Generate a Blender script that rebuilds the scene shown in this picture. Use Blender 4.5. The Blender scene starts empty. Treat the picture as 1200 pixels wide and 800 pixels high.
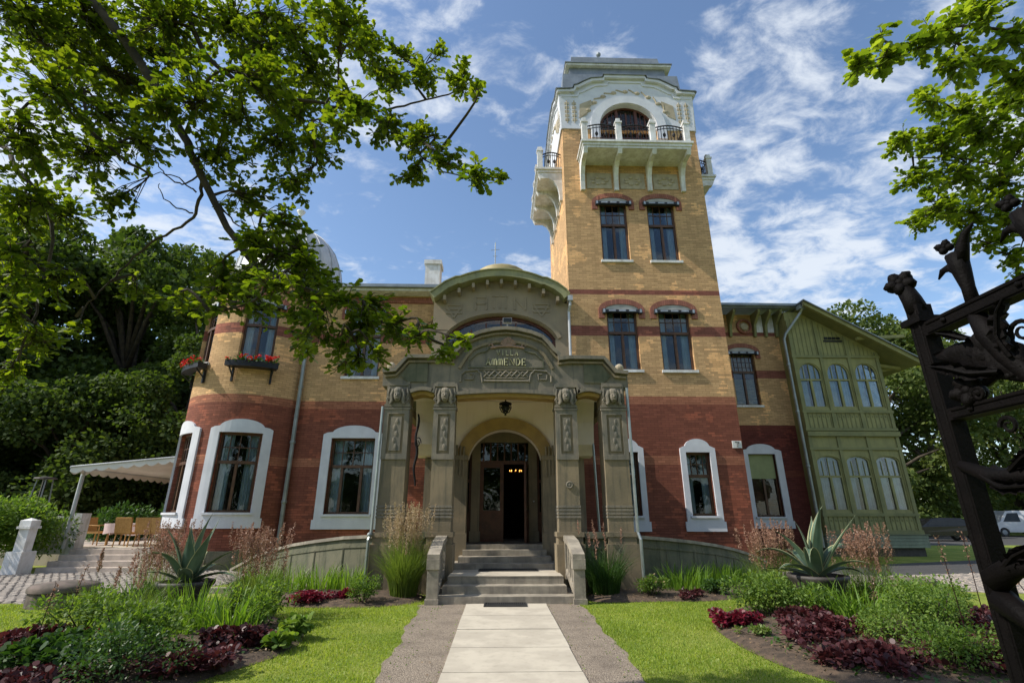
import bpy, bmesh, math, random
import numpy as np
from mathutils import Vector, Matrix, geometry
random.seed(7); rng = np.random.default_rng(7)
S = bpy.context.scene
col = S.collection
R = math.radians
# ------------------------------------------------------------------ camera
cam = bpy.data.cameras.new('camera'); co = bpy.data.objects.new('camera', cam); col.objects.link(co)
co.location = (-0.17, 0, 1.6)
co.rotation_euler = (R(90) + math.atan(204 / 582), 0, R(-1.52))
cam.sensor_width = 36; cam.lens = 582 / 1200 * 36
cam.clip_start = 0.05; cam.clip_end = 4000
S.camera = co
# ------------------------------------------------------------------ sun and sky
SUN = Vector((-0.70, -0.135, 0.71)).normalized()      # direction towards the sun
el = math.asin(SUN.z); az = math.atan2(SUN.x, SUN.y)
sl = bpy.data.lights.new('sun', 'SUN'); so = bpy.data.objects.new('sun', sl); col.objects.link(so)
sl.energy = 4.5; sl.angle = R(0.5); sl.color = (1.0, 0.94, 0.84)
so.location = (-20, -3, 25)
so.rotation_euler = SUN.to_track_quat('Z', 'Y').to_euler()
w = bpy.data.worlds.new('World'); S.world = w; w.use_nodes = True
nt = w.node_tree; nt.nodes.clear()
def N(nt, t, **k):
    n = nt.nodes.new(t)
    for a, b in k.items(): setattr(n, a, b)
    return n
def L(nt, a, b): nt.links.new(a, b)
def mathn(nt, op, a, b=None, c=None):
    n = N(nt, 'ShaderNodeMath', operation=op)
    for i, q in enumerate((a, b, c)):
        if q is None: continue
        if isinstance(q, (int, float)): n.inputs[i].default_value = q
        else: L(nt, q, n.inputs[i])
    return n.outputs[0]
sky = N(nt, 'ShaderNodeTexSky', sky_type='NISHITA', sun_disc=False, sun_elevation=el, sun_rotation=az)
sky.air_density = 1.15; sky.dust_density = 0.8; sky.ozone_density = 3.2
b1 = N(nt, 'ShaderNodeBackground'); b1.inputs[1].default_value = 0.15
L(nt, sky.outputs[0], b1.inputs[0])
tc = N(nt, 'ShaderNodeTexCoord'); sp = N(nt, 'ShaderNodeSeparateXYZ'); L(nt, tc.outputs['Generated'], sp.inputs[0])
zz = mathn(nt, 'ADD', mathn(nt, 'MAXIMUM', sp.outputs[2], 0.0), 0.13)
cx = mathn(nt, 'DIVIDE', sp.outputs[0], zz); cy = mathn(nt, 'DIVIDE', sp.outputs[1], zz)
cb = N(nt, 'ShaderNodeCombineXYZ'); L(nt, cx, cb.inputs[0]); L(nt, cy, cb.inputs[1])
mp = N(nt, 'ShaderNodeMapping'); mp.inputs['Rotation'].default_value = (0, 0, R(-35)); mp.inputs['Scale'].default_value = (1.0, 1.35, 1); mp.inputs['Location'].default_value = (0.6, 5.5, 0)
L(nt, cb.outputs[0], mp.inputs[0])
n1 = N(nt, 'ShaderNodeTexNoise'); n1.inputs['Scale'].default_value = 1.1; n1.inputs['Detail'].default_value = 4; L(nt, mp.outputs[0], n1.inputs[0])
n2 = N(nt, 'ShaderNodeTexNoise'); n2.inputs['Scale'].default_value = 8.0; n2.inputs['Detail'].default_value = 9; n2.inputs['Roughness'].default_value = 0.62
n2.inputs['Distortion'].default_value = 0.35; L(nt, mp.outputs[0], n2.inputs[0])
s1 = mathn(nt, 'ADD', mathn(nt, 'MULTIPLY', n1.outputs[0], 1.25), mathn(nt, 'MULTIPLY', n2.outputs[0], 1.15))
mr = N(nt, 'ShaderNodeMapRange', interpolation_type='SMOOTHSTEP'); L(nt, s1, mr.inputs[0])
mr.inputs[1].default_value = 1.09; mr.inputs[2].default_value = 1.46; mr.inputs[3].default_value = 0; mr.inputs[4].default_value = 0.85
lp = mathn(nt, 'MULTIPLY', mr.outputs[0], mathn(nt, 'GREATER_THAN', sp.outputs[2], 0.0))
b2 = N(nt, 'ShaderNodeBackground'); b2.inputs[0].default_value = (0.86, 0.92, 1.0, 1); b2.inputs[1].default_value = 0.80
mx = N(nt, 'ShaderNodeMixShader'); L(nt, lp, mx.inputs[0]); L(nt, b1.outputs[0], mx.inputs[1]); L(nt, b2.outputs[0], mx.inputs[2])
wo = N(nt, 'ShaderNodeOutputWorld'); L(nt, mx.outputs[0], wo.inputs[0])
S.view_settings.view_transform = 'Standard'; S.view_settings.look = 'None'
S.view_settings.exposure = 0.34; S.view_settings.gamma = 1; S.view_settings.use_curve_mapping = False
S.render.engine = 'CYCLES'
S.cycles.max_bounces = 6; S.cycles.transparent_max_bounces = 12

# ------------------------------------------------------------------ materials
def newmat(name):
    m = bpy.data.materials.new(name); m.use_nodes = True
    t = m.node_tree; return m, t, t.nodes['Principled BSDF'], t.nodes['Material Output']
def setp(p, rough=0.8, metal=0.0, spec=0.5):
    p.inputs['Roughness'].default_value = rough; p.inputs['Metallic'].default_value = metal
    p.inputs['Specular IOR Level'].default_value = spec
def rgba(c): return (c[0], c[1], c[2], 1)
def mixc(t, fac, a, b, bt='MIX'):
    n = N(t, 'ShaderNodeMix', data_type='RGBA', blend_type=bt)
    for i, q in ((0, fac), (6, a), (7, b)):
        if isinstance(q, (int, float)): n.inputs[i].default_value = q
        elif isinstance(q, tuple): n.inputs[i].default_value = rgba(q)
        else: L(t, q, n.inputs[i])
    return n.outputs[2]
def noise(t, vec, scale, detail=4, rough=0.55, dist=0):
    n = N(t, 'ShaderNodeTexNoise'); n.inputs['Scale'].default_value = scale; n.inputs['Detail'].default_value = detail
    n.inputs['Roughness'].default_value = rough; n.inputs['Distortion'].default_value = dist
    if vec is not None: L(t, vec, n.inputs[0])
    return n.outputs[0]
def ramp(t, v, lo, hi):
    n = N(t, 'ShaderNodeMapRange', interpolation_type='SMOOTHSTEP'); L(t, v, n.inputs[0])
    n.inputs[1].default_value = lo; n.inputs[2].default_value = hi; return n.outputs[0]
def bump(t, p, h, dist=0.01, strength=0.6):
    b = N(t, 'ShaderNodeBump'); b.inputs['Distance'].default_value = dist; b.inputs['Strength'].default_value = strength
    L(t, h, b.inputs['Height']); L(t, b.outputs[0], p.inputs['Normal']); return b
def mat(name, c1, c2=None, scale=3.0, rough=0.8, metal=0.0, bs=40.0, bd=0.003, streak=0.0, spec=0.4, lo=0.35, hi=0.65, c3=None):
    m, t, p, o = newmat(name); setp(p, rough, metal, spec)
    g = N(t, 'ShaderNodeTexCoord').outputs['Object']
    c2 = c2 or tuple(x * 0.8 for x in c1)
    c = mixc(t, ramp(t, noise(t, g, scale, 6), lo, hi), c1, c2)
    if streak:
        mm = N(t, 'ShaderNodeMapping'); mm.inputs['Scale'].default_value = (6, 6, 0.5); L(t, g, mm.inputs[0])
        c = mixc(t, mathn(t, 'MULTIPLY', ramp(t, noise(t, mm.outputs[0], 1.6, 6, 0.65), 0.48, 0.72), streak), c, c3 or tuple(x * 0.45 for x in c1))
    L(t, c, p.inputs['Base Color'])
    if bd: bump(t, p, noise(t, g, bs, 5), bd)
    return m
def brickmat(name, stops, dark=1.0, bw=0.26, rh=0.08):
    m, t, p, o = newmat(name); setp(p, 0.85, 0, 0.25)
    uv = N(t, 'ShaderNodeTexCoord').outputs['UV']
    b = N(t, 'ShaderNodeTexBrick'); L(t, uv, b.inputs['Vector'])
    b.inputs['Color1'].default_value = (0, 0, 0, 1); b.inputs['Color2'].default_value = (1, 1, 1, 1); b.inputs['Mortar'].default_value = (0.5, 0.5, 0.5, 1)
    b.inputs['Scale'].default_value = 1; b.inputs['Brick Width'].default_value = bw; b.inputs['Row Height'].default_value = rh
    b.inputs['Mortar Size'].default_value = 0.007; b.inputs['Mortar Smooth'].default_value = 0.3; b.inputs['Bias'].default_value = 0
    pos = N(t, 'ShaderNodeNewGeometry').outputs['Position']; sx = N(t, 'ShaderNodeSeparateXYZ'); L(t, pos, sx.inputs[0])
    zv = mathn(t, 'DIVIDE', sx.outputs[2], 25.0)
    cr = N(t, 'ShaderNodeValToRGB'); cr.color_ramp.interpolation = 'CONSTANT'; L(t, zv, cr.inputs[0])
    els = cr.color_ramp.elements
    els[0].position = 0; els[0].color = rgba(stops[0][1])
    els[1].position = stops[1][0] / 25; els[1].color = rgba(stops[1][1])
    for z, c in stops[2:]:
        e = els.new(z / 25); e.color = rgba(c)
    base = cr.outputs[0]
    rnd = b.outputs['Color']
    base = mixc(t, 1.0, base, mixc(t, rnd, (0.80, 0.78, 0.76), (1.14, 1.12, 1.1)), 'MULTIPLY')
    # scattered patches of paler bricks, with the dapple of grazing sun painted in
    low = noise(t, pos, 0.9, 3)
    sel = mathn(t, 'ADD', mathn(t, 'MULTIPLY', rnd, 0.10), low)
    base = mixc(t, mathn(t, 'MULTIPLY', ramp(t, sel, 0.635, 0.66), 0.6), base, mixc(t, 1.0, base, (1.7, 1.55, 1.4), 'MULTIPLY'))
    # weathering streaks
    mm = N(t, 'ShaderNodeMapping'); mm.inputs['Scale'].default_value = (3, 3, 0.35); L(t, pos, mm.inputs[0])
    base = mixc(t, mathn(t, 'MULTIPLY', ramp(t, noise(t, mm.outputs[0], 1.2, 6, 0.6), 0.45, 0.75), 0.35), base, mixc(t, 1.0, base, (0.6, 0.58, 0.56), 'MULTIPLY'))
    base = mixc(t, b.outputs['Fac'], base, mixc(t, 1.0, base, (0.62, 0.6, 0.6), 'MULTIPLY'))
    L(t, base, p.inputs['Base Color'])
    h = mathn(t, 'ADD', mathn(t, 'MULTIPLY', b.outputs['Fac'], -1.0), mathn(t, 'MULTIPLY', rnd, 0.5))
    h = mathn(t, 'ADD', h, mathn(t, 'MULTIPLY', noise(t, pos, 60, 3), 0.5))
    bump(t, p, h, 0.006, 0.8)
    return m
RED = (0.21, 0.072, 0.046); ORG = (0.33, 0.135, 0.08); YEL = (0.54, 0.345, 0.175); DRK = (0.24, 0.09, 0.066)
STOPS = [(0, RED), (3.2, ORG), (3.48, RED), (5.2, ORG), (5.5, (0.14, 0.05, 0.04)), (5.56, YEL), (7.81, DRK), (8.14, YEL), (9.38, DRK), (9.63, YEL)]
def dim(st, k): return [(z, tuple(c * k for c in cc)) for z, cc in st]
BRICK = brickmat('banded_brick', STOPS)
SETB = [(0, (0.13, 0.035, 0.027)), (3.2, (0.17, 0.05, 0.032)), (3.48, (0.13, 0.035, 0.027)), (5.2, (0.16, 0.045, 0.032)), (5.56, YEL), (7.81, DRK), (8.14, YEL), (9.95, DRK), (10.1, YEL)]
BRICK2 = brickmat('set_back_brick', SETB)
ARCHB = brickmat('arch_brick', [(0, (0.29, 0.12, 0.09)), (24, (0.29, 0.12, 0.09))], bw=0.08, rh=0.3)
STONE = mat('grey_green_stone', (0.27, 0.21, 0.13), (0.19, 0.155, 0.10), 1.6, 0.9, bs=25, bd=0.006, streak=0.7, c3=(0.085, 0.085, 0.062))
STONED = mat('mossy_stone', (0.16, 0.15, 0.10), (0.10, 0.105, 0.07), 2.0, 0.95, bs=25, bd=0.008, streak=0.8, c3=(0.05, 0.055, 0.035))
STONEG = mat('carved_grey_stone', (0.235, 0.20, 0.15), (0.16, 0.145, 0.115), 2.5, 0.9, bs=30, bd=0.006, streak=0.7, c3=(0.085, 0.09, 0.075))
OCHRE = mat('ochre_stone', (0.44, 0.29, 0.10), (0.34, 0.22, 0.085), 3, 0.85)
CREAM = mat('cream_plaster', (0.92, 0.80, 0.70), (0.88, 0.75, 0.64), 1.2, 0.9, bs=12, bd=0.004, streak=0.12, c3=(0.42, 0.33, 0.24))
STUCCO = mat('tan_stucco', (0.31, 0.245, 0.165), (0.25, 0.20, 0.14), 1.0, 0.92, bs=18, bd=0.004, streak=0.4, c3=(0.2, 0.18, 0.13))
WHITE = mat('white_paint', (0.62, 0.63, 0.67), (0.55, 0.56, 0.60), 2.0, 0.6, bs=15, bd=0.002, streak=0.18, c3=(0.5, 0.5, 0.5))
WHITED = mat('weathered_white', (0.72, 0.72, 0.73), (0.56, 0.55, 0.53), 3.0, 0.8, bs=20, bd=0.005, streak=0.5, c3=(0.32, 0.29, 0.24))
RELIEF = mat('beige_relief', (0.42, 0.36, 0.26), (0.33, 0.28, 0.2), 5, 0.9)
WOOD = mat('dark_wood', (0.105, 0.052, 0.026), (0.07, 0.033, 0.018), 6, 0.45, bs=60, bd=0.001)
WOODR = mat('red_brown_wood', (0.11, 0.035, 0.018), (0.07, 0.022, 0.012), 6, 0.4, bs=60, bd=0.001)
METAL = mat('grey_roof_metal', (0.26, 0.285, 0.30), (0.20, 0.22, 0.235), 2.0, 0.45, 0.5, bs=8, bd=0.003, streak=0.3)
WMETAL = mat('pale_roof_metal', (0.52, 0.53, 0.54), (0.40, 0.41, 0.42), 2.0, 0.4, 0.2, bs=8, bd=0.003, streak=0.35)
PIPE = mat('grey_pipe_metal', (0.34, 0.37, 0.36), (0.26, 0.29, 0.28), 4.0, 0.4, 0.6, bs=8, bd=0.001)
PATINA = mat('yellow_green_roof_edge', (0.30, 0.29, 0.14), (0.22, 0.22, 0.12), 2.0, 0.7, bs=20, bd=0.003, streak=0.4)
YROOF = mat('yellow_dome_paint', (0.36, 0.29, 0.13), (0.28, 0.23, 0.11), 3.0, 0.6)
IRON = mat('black_iron', (0.02, 0.02, 0.022), (0.012, 0.012, 0.014), 5, 0.45, 0.3, bs=60, bd=0.002)
GATEM = mat('cast_iron', (0.004, 0.003, 0.003), (0.0025, 0.002, 0.002), 9, 0.65, 0.0, bs=90, bd=0.006, spec=0.08)
BLACKM = mat('dark_blind_metal', (0.05, 0.055, 0.06), (0.03, 0.03, 0.035), 5, 0.5, 0.4, bd=0)
BRIGHTM = mat('pale_blind_metal', (0.42, 0.45, 0.48), (0.3, 0.32, 0.35), 5, 0.4, 0.4, bd=0)
OLIVE = mat('olive_painted_boards', (0.29, 0.28, 0.115), (0.23, 0.225, 0.095), 2.0, 0.7, bs=30, bd=0.002, streak=0.35, c3=(0.13, 0.135, 0.06))
OLIVED = mat('dark_olive_trim', (0.225, 0.225, 0.095), (0.175, 0.18, 0.08), 2.0, 0.7, bs=30, bd=0.002, streak=0.3)
SAGE = mat('pale_green_boards', (0.24, 0.28, 0.20), (0.19, 0.22, 0.16), 3, 0.75, streak=0.4)
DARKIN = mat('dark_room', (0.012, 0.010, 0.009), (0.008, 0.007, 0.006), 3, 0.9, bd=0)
CURT = mat('white_curtain', (0.75, 0.76, 0.80), (0.62, 0.63, 0.67), 4, 0.9, bd=0)
BLIND = mat('green_roller_blind', (0.30, 0.33, 0.16), (0.26, 0.29, 0.14), 3, 0.9, bd=0)
CONC = mat('pale_paving_concrete', (0.50, 0.45, 0.36), (0.42, 0.375, 0.30), 1.7, 0.85, bs=60, bd=0.002, streak=0.35, c3=(0.30, 0.26, 0.20), lo=.4, hi=.6)
STEPS = mat('weathered_step_stone', (0.34, 0.30, 0.235), (0.22, 0.195, 0.155), 3.5, 0.85, bs=30, bd=0.006, streak=0.55, c3=(0.14, 0.12, 0.10))
PINKST = mat('pinkish_stone', (0.50, 0.42, 0.35), (0.38, 0.32, 0.27), 3, 0.85, bs=30, bd=0.005, streak=0.3)
COB = mat('cobble_stone', (0.36, 0.31, 0.26), (0.20, 0.18, 0.16), 4.5, 0.85, bs=50, bd=0.004)
JOINT = mat('sandy_joint', (0.20, 0.17, 0.12), (0.12, 0.11, 0.07), 3, 0.95)
SOIL = mat('dark_soil', (0.11, 0.075, 0.05), (0.055, 0.04, 0.028), 8, 0.95, bs=30, bd=0.03)
RUBBER = mat('black_rubber', (0.02, 0.02, 0.02), (0.03, 0.03, 0.03), 8, 0.7)
RATTAN = mat('honey_rattan', (0.50, 0.28, 0.09), (0.40, 0.21, 0.06), 20, 0.6, bs=120, bd=0.004)
CLOTHW = mat('white_awning_cloth', (0.74, 0.72, 0.68), (0.66, 0.64, 0.60), 2, 0.85)
BARK = mat('bark', (0.075, 0.058, 0.042), (0.035, 0.028, 0.022), 5, 0.95, bs=25, bd=0.02, streak=0.4)
TERRA = mat('dark_clay', (0.07, 0.06, 0.055), (0.04, 0.035, 0.03), 6, 0.6, bs=20, bd=0.004)
GOLD = mat('pale_gilt', (0.46, 0.44, 0.26), (0.36, 0.35, 0.22), 9, 0.6, 0.1, bd=0)
PEACH = mat('salmon_ornament', (0.36, 0.22, 0.16), (0.27, 0.18, 0.13), 9, 0.8, bd=0)
PLATE = mat('white_enamel', (0.7, 0.7, 0.68), (0.6, 0.6, 0.58), 3, 0.3, bd=0)
INK = mat('black_ink', (0.02, 0.02, 0.02), None, 3, 0.5, bd=0)
ASPH = mat('asphalt', (0.062, 0.060, 0.058), (0.048, 0.047, 0.046), 3, 0.9, bs=200, bd=0.004)
CARP = mat('black_car_paint', (0.012, 0.013, 0.015), (0.010, 0.010, 0.012), 3, 0.15, 0.3, bd=0, spec=0.6)
VANP = mat('white_car_paint', (0.55, 0.56, 0.57), (0.5, 0.5, 0.52), 3, 0.25, 0.0, bd=0, spec=0.6)
REDL = mat('red_lens', (0.35, 0.02, 0.02), (0.3, 0.02, 0.02), 3, 0.2, bd=0)
GREYP = mat('grey_plastic', (0.35, 0.35, 0.36), (0.3, 0.3, 0.31), 3, 0.4, bd=0)
TABLEC = mat('pink_tablecloth', (0.62, 0.48, 0.46), (0.5, 0.38, 0.36), 5, 0.9, bd=0)
def glassmat(name, tint=(0.75, 0.82, 0.85)):
    m, t, p, o = newmat(name); t.nodes.remove(p)
    tr = N(t, 'ShaderNodeBsdfTransparent'); tr.inputs[0].default_value = rgba(tint)
    gl = N(t, 'ShaderNodeBsdfGlossy'); gl.inputs['Roughness'].default_value = 0.02
    g = N(t, 'ShaderNodeTexCoord').outputs['Object']
    b = N(t, 'ShaderNodeBump'); b.inputs['Distance'].default_value = 0.02; b.inputs['Strength'].default_value = 0.25
    L(t, noise(t, g, 1.7, 2), b.inputs['Height']); L(t, b.outputs[0], gl.inputs['Normal'])
    f = N(t, 'ShaderNodeFresnel'); f.inputs[0].default_value = 1.55
    mx = N(t, 'ShaderNodeMixShader'); L(t, f.outputs[0], mx.inputs[0]); L(t, tr.outputs[0], mx.inputs[1]); L(t, gl.outputs[0], mx.inputs[2])
    L(t, mx.outputs[0], o.inputs[0]); return m
DRUM = mat('weathered_dark_stone', (0.17, 0.13, 0.11), (0.09, 0.075, 0.06), 4, 0.9, bs=30, bd=0.006)
LUN = mat('grey_lunette_plaster', (0.42, 0.41, 0.38), (0.33, 0.32, 0.3), 4, 0.9)
GLASS = glassmat('window_glass'); CARG = mat('car_glass', (0.015, 0.018, 0.02), None, 3, 0.15, 0, bd=0, spec=0.3)
def leafmat(name, c1, c2, trans=0.45, tcol=None, rough=0.45, nscale=1.2):
    m, t, p, o = newmat(name); setp(p, rough, 0, 0.35)
    at = N(t, 'ShaderNodeAttribute', attribute_name='rnd')
    c = mixc(t, at.outputs['Fac'], c1, c2)
    g = N(t, 'ShaderNodeTexCoord').outputs['Object']
    c = mixc(t, ramp(t, noise(t, g, nscale, 3), 0.35, 0.7), c, mixc(t, 1.0, c, (0.72, 0.78, 0.7), 'MULTIPLY'))
    L(t, c, p.inputs['Base Color'])
    tr = N(t, 'ShaderNodeBsdfTranslucent')
    L(t, mixc(t, 1.0, c, tcol or (1.9, 1.9, 0.8), 'MULTIPLY'), tr.inputs[0])
    mx = N(t, 'ShaderNodeMixShader'); mx.inputs[0].default_value = trans
    L(t, p.outputs[0], mx.inputs[1]); L(t, tr.outputs[0], mx.inputs[2]); L(t, mx.outputs[0], o.inputs[0])
    return m
OAKL = leafmat('oak_leaf', (0.038, 0.075, 0.010), (0.13, 0.17, 0.02), 0.45, (3.2, 3.0, 0.6), nscale=2.5)  # darker leaf tone also carries the shade inside the crown
OAKR = leafmat('oak_leaf_light', (0.075, 0.125, 0.015), (0.17, 0.22, 0.03), 0.5, (2.7, 2.6, 0.7))
FARL = leafmat('woodland_leaf', (0.040, 0.072, 0.016), (0.085, 0.12, 0.025), 0.35, (1.8, 1.9, 0.7), rough=0.8, nscale=0.3)
FARR = leafmat('lime_tree_leaf', (0.060, 0.10, 0.022), (0.14, 0.17, 0.045), 0.35, (1.6, 1.6, 0.7), rough=0.8, nscale=0.3)
BUSHL = leafmat('bush_leaf', (0.07, 0.14, 0.024), (0.19, 0.27, 0.05), 0.4, rough=0.6)
BUSHD = leafmat('dark_bush_leaf', (0.03, 0.075, 0.018), (0.06, 0.12, 0.025), 0.3)
IRISL = leafmat('iris_blade', (0.10, 0.20, 0.022), (0.20, 0.31, 0.04), 0.4)
GRASSM = leafmat('lawn_blade', (0.14, 0.24, 0.022), (0.36, 0.42, 0.07), 0.4, (2.0, 1.9, 0.8), nscale=0.7)
ORNG = leafmat('ornamental_grass_blade', (0.09, 0.15, 0.03), (0.20, 0.26, 0.06), 0.4)
PLUME = leafmat('straw_plume', (0.36, 0.26, 0.15), (0.50, 0.38, 0.24), 0.3, (1.2, 1.2, 1.1))
PLUMER = leafmat('pink_plume', (0.28, 0.15, 0.10), (0.42, 0.25, 0.18), 0.3, (1.2, 1.1, 1.1))
HEUCH = leafmat('maroon_leaf', (0.045, 0.014, 0.018), (0.12, 0.035, 0.038), 0.25, (1.5, 1.0, 1.0))
COLEUS = leafmat('crimson_leaf', (0.09, 0.012, 0.022), (0.27, 0.018, 0.045), 0.3, (1.4, 1.0, 1.0))
GERAN = leafmat('red_geranium', (0.55, 0.012, 0.012), (0.75, 0.03, 0.03), 0.25, (1.2, 1, 1))
LITTER = leafmat('dry_leaf', (0.13, 0.085, 0.05), (0.30, 0.20, 0.11), 0.1, (1, 1, 1))
AGAVE = leafmat('agave_leaf', (0.10, 0.155, 0.105), (0.16, 0.22, 0.14), 0.05, (1, 1, 1), nscale=4)
AGAVEE = leafmat('agave_leaf_margin', (0.45, 0.44, 0.25), (0.55, 0.52, 0.32), 0.1, (1, 1, 1), nscale=4)
# ground grass
m, t, p, o = newmat('lawn'); setp(p, 0.95, 0, 0.2); LAWN = m
g = N(t, 'ShaderNodeTexCoord').outputs['Object']
c = mixc(t, ramp(t, noise(t, g, 0.9, 6, 0.6), 0.35, 0.65), (0.16, 0.22, 0.030), (0.28, 0.31, 0.06))
c = mixc(t, mathn(t, 'MULTIPLY', ramp(t, noise(t, g, 25, 5), 0.45, 0.7), 0.6), c, (0.075, 0.10, 0.015))
L(t, c, p.inputs['Base Color']); bump(t, p, noise(t, g, 60, 6, 0.7), 0.03, 0.8)
# gravel
m, t, p, o = newmat('gravel'); setp(p, 0.95, 0, 0.2); GRAVEL = m
g = N(t, 'ShaderNodeTexCoord').outputs['Object']
vo = N(t, 'ShaderNodeTexVoronoi'); vo.inputs['Scale'].default_value = 70; L(t, g, vo.inputs[0])
c = mixc(t, vo.outputs['Color'], (0.15, 0.12, 0.09), (0.36, 0.30, 0.235))
c = mixc(t, mathn(t, 'MULTIPLY', ramp(t, noise(t, g, 2.2, 6), 0.45, 0.75), 0.6), c, (0.13, 0.105, 0.085))
L(t, c, p.inputs['Base Color']); bump(t, p, vo.outputs['Distance'], -0.012, 0.9)

# ------------------------------------------------------------------ mesh builder
def frame(ox, oy, deg=0): return Matrix.Translation((ox, oy, 0)) @ Matrix.Rotation(R(deg), 4, 'Z')
class MB:
    def __init__(s): s.v = []; s.f = []
    def add(s, vs, fs):
        b = len(s.v); s.v += [tuple(q) for q in vs]; s.f += [tuple(i + b for i in q) for q in fs]; return s
    def box(s, x0, x1, y0, y1, z0, z1, m=None):
        vs = [Vector((x, y, z)) for z in (z0, z1) for y in (y0, y1) for x in (x0, x1)]
        if m is not None: vs = [m @ q for q in vs]
        return s.add(vs, [(0, 2, 3, 1), (4, 5, 7, 6), (0, 1, 5, 4), (2, 6, 7, 3), (0, 4, 6, 2), (1, 3, 7, 5)])
    def poly(s, outer, holes, y0, y1):
        loops = [outer] + list(holes)
        loops = [[Vector((a, b, 0)) for a, b in lp] for lp in loops]
        tris = geometry.tessellate_polygon(loops)
        flat = [q for lp in loops for q in lp]; n = len(flat)
        vs = [(q.x, y0, q.y) for q in flat] + [(q.x, y1, q.y) for q in flat]
        fs = []
        for a, b_, c_ in tris:
            A, B, C_ = flat[a], flat[b_], flat[c_]
            if (B - A).cross(C_ - A).z < 0: b_, c_ = c_, b_
            fs.append((a, b_, c_)); fs.append((a + n, c_ + n, b_ + n))
        k = 0
        for li, lp in enumerate(loops):
            m_ = len(lp)
            ar = sum(lp[i].x * lp[(i + 1) % m_].y - lp[(i + 1) % m_].x * lp[i].y for i in range(m_))
            for i in range(m_):
                a, b_ = k + i, k + (i + 1) % m_
                q = (a, a + n, b_ + n, b_)
                if (ar < 0) != (li > 0): q = q[::-1]
                fs.append(q)
            k += m_
        return s.add(vs, fs)
    def strip(s, pts, th, y0, y1):           # a band of thickness th under a polyline in x,z
        P = [Vector(q) for q in pts]; lo = []
        for i, q in enumerate(P):
            a = P[max(i - 1, 0)]; b = P[min(i + 1, len(P) - 1)]; d = (b - a).normalized(); lo.append(q + Vector((d.y, -d.x)) * th)
        n = len(P)
        vs = [(q.x, y, q.y) for y in (y0, y1) for q in P + lo]
        fs = [(0, n, 3 * n, 2 * n), (n - 1, 3 * n - 1, 4 * n - 1, 2 * n - 1)]
        for i in range(n - 1):
            fs += [(n + i, n + i + 1, i + 1, i), (2 * n + i, 2 * n + i + 1, 3 * n + i + 1, 3 * n + i), (i, i + 1, 2 * n + i + 1, 2 * n + i), (n + i + 1, n + i, 3 * n + i, 3 * n + i + 1)]
        return s.add(vs, fs)
    def tube(s, pts, rad, n=8, cap=True):
        pts = [Vector(q) for q in pts]
        rad = rad if isinstance(rad, (list, tuple)) else [rad] * len(pts)
        rings = []; u = None
        for i, q in enumerate(pts):
            d = (pts[min(i + 1, len(pts) - 1)] - pts[max(i - 1, 0)]).normalized()
            if u is None: u = d.orthogonal().normalized()
            else:
                u = u - d * u.dot(d); u = u.normalized() if u.length > 1e-5 else d.orthogonal().normalized()
            v = d.cross(u)
            rings.append([q + (u * math.cos(2 * math.pi * k / n) + v * math.sin(2 * math.pi * k / n)) * rad[i] for k in range(n)])
        vs = [q for r_ in rings for q in r_]; fs = []
        for i in range(len(rings) - 1):
            for k in range(n):
                a = i * n + k; b = i * n + (k + 1) % n; fs.append((a, b, b + n, a + n))
        if cap: fs.append(tuple(range(n))[::-1]); fs.append(tuple(range(len(vs) - n, len(vs))))
        return s.add(vs, fs)
    def lathe(s, prof, cx, cy, n=24, sy=1.0, a0=0, a1=360):
        full = abs(a1 - a0) >= 359.9; m_ = n if full else n + 1; vs = []; fs = []
        for r_, z in prof:
            for k in range(m_):
                a = R(a0 + (a1 - a0) * k / n); vs.append((cx + r_ * math.cos(a), cy + sy * r_ * math.sin(a), z))
        for i in range(len(prof) - 1):
            for k in range(n):
                a = i * m_ + k; b = i * m_ + (k + 1) % m_; fs.append((a, b, b + m_, a + m_))
        return s.add(vs, fs)
    def ball(s, c, r3, n=10, k=7):
        r3 = r3 if isinstance(r3, (tuple, list)) else (r3,) * 3
        vs = [(c[0], c[1], c[2] - r3[2])]
        for i in range(1, k):
            ph = math.pi * i / k
            for j in range(n):
                a = 2 * math.pi * j / n; vs.append((c[0] + r3[0] * math.sin(ph) * math.cos(a), c[1] + r3[1] * math.sin(ph) * math.sin(a), c[2] - r3[2] * math.cos(ph)))
        vs.append((c[0], c[1], c[2] + r3[2])); fs = []
        for j in range(n): fs.append((0, 1 + (j + 1) % n, 1 + j)); fs.append((len(vs) - 1, len(vs) - 1 - n + j, len(vs) - 1 - n + (j + 1) % n))
        for i in range(k - 2):
            for j in range(n):
                a = 1 + i * n + j; b = 1 + i * n + (j + 1) % n; fs.append((a, b, b + n, a + n))
        return s.add(vs, fs)
    def build(s, name, mat, parent=None, xf=None, bend=None, bevel=0, smooth=False):
        me = bpy.data.meshes.new(name); bm = bmesh.new()
        V = [bm.verts.new(q) for q in s.v]
        for q in s.f:
            try: bm.faces.new([V[i] for i in q])
            except ValueError: pass
        if bevel:
            bmesh.ops.bevel(bm, geom=[e for e in bm.edges if e.is_manifold and e.calc_face_angle(0) > 0.5], offset=bevel, segments=1, affect='EDGES', clamp_overlap=True)
        if bend:
            xs = [q.co.x for q in bm.verts]; x = math.floor(min(xs) / 0.16) * 0.16
            while x < max(xs):
                bmesh.ops.bisect_plane(bm, geom=bm.verts[:] + bm.edges[:] + bm.faces[:], plane_co=(x, 0, 0), plane_no=(1, 0, 0), dist=1e-5); x += 0.16
        bm.normal_update()
        uvl = bm.loops.layers.uv.new('UVMap')
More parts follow.
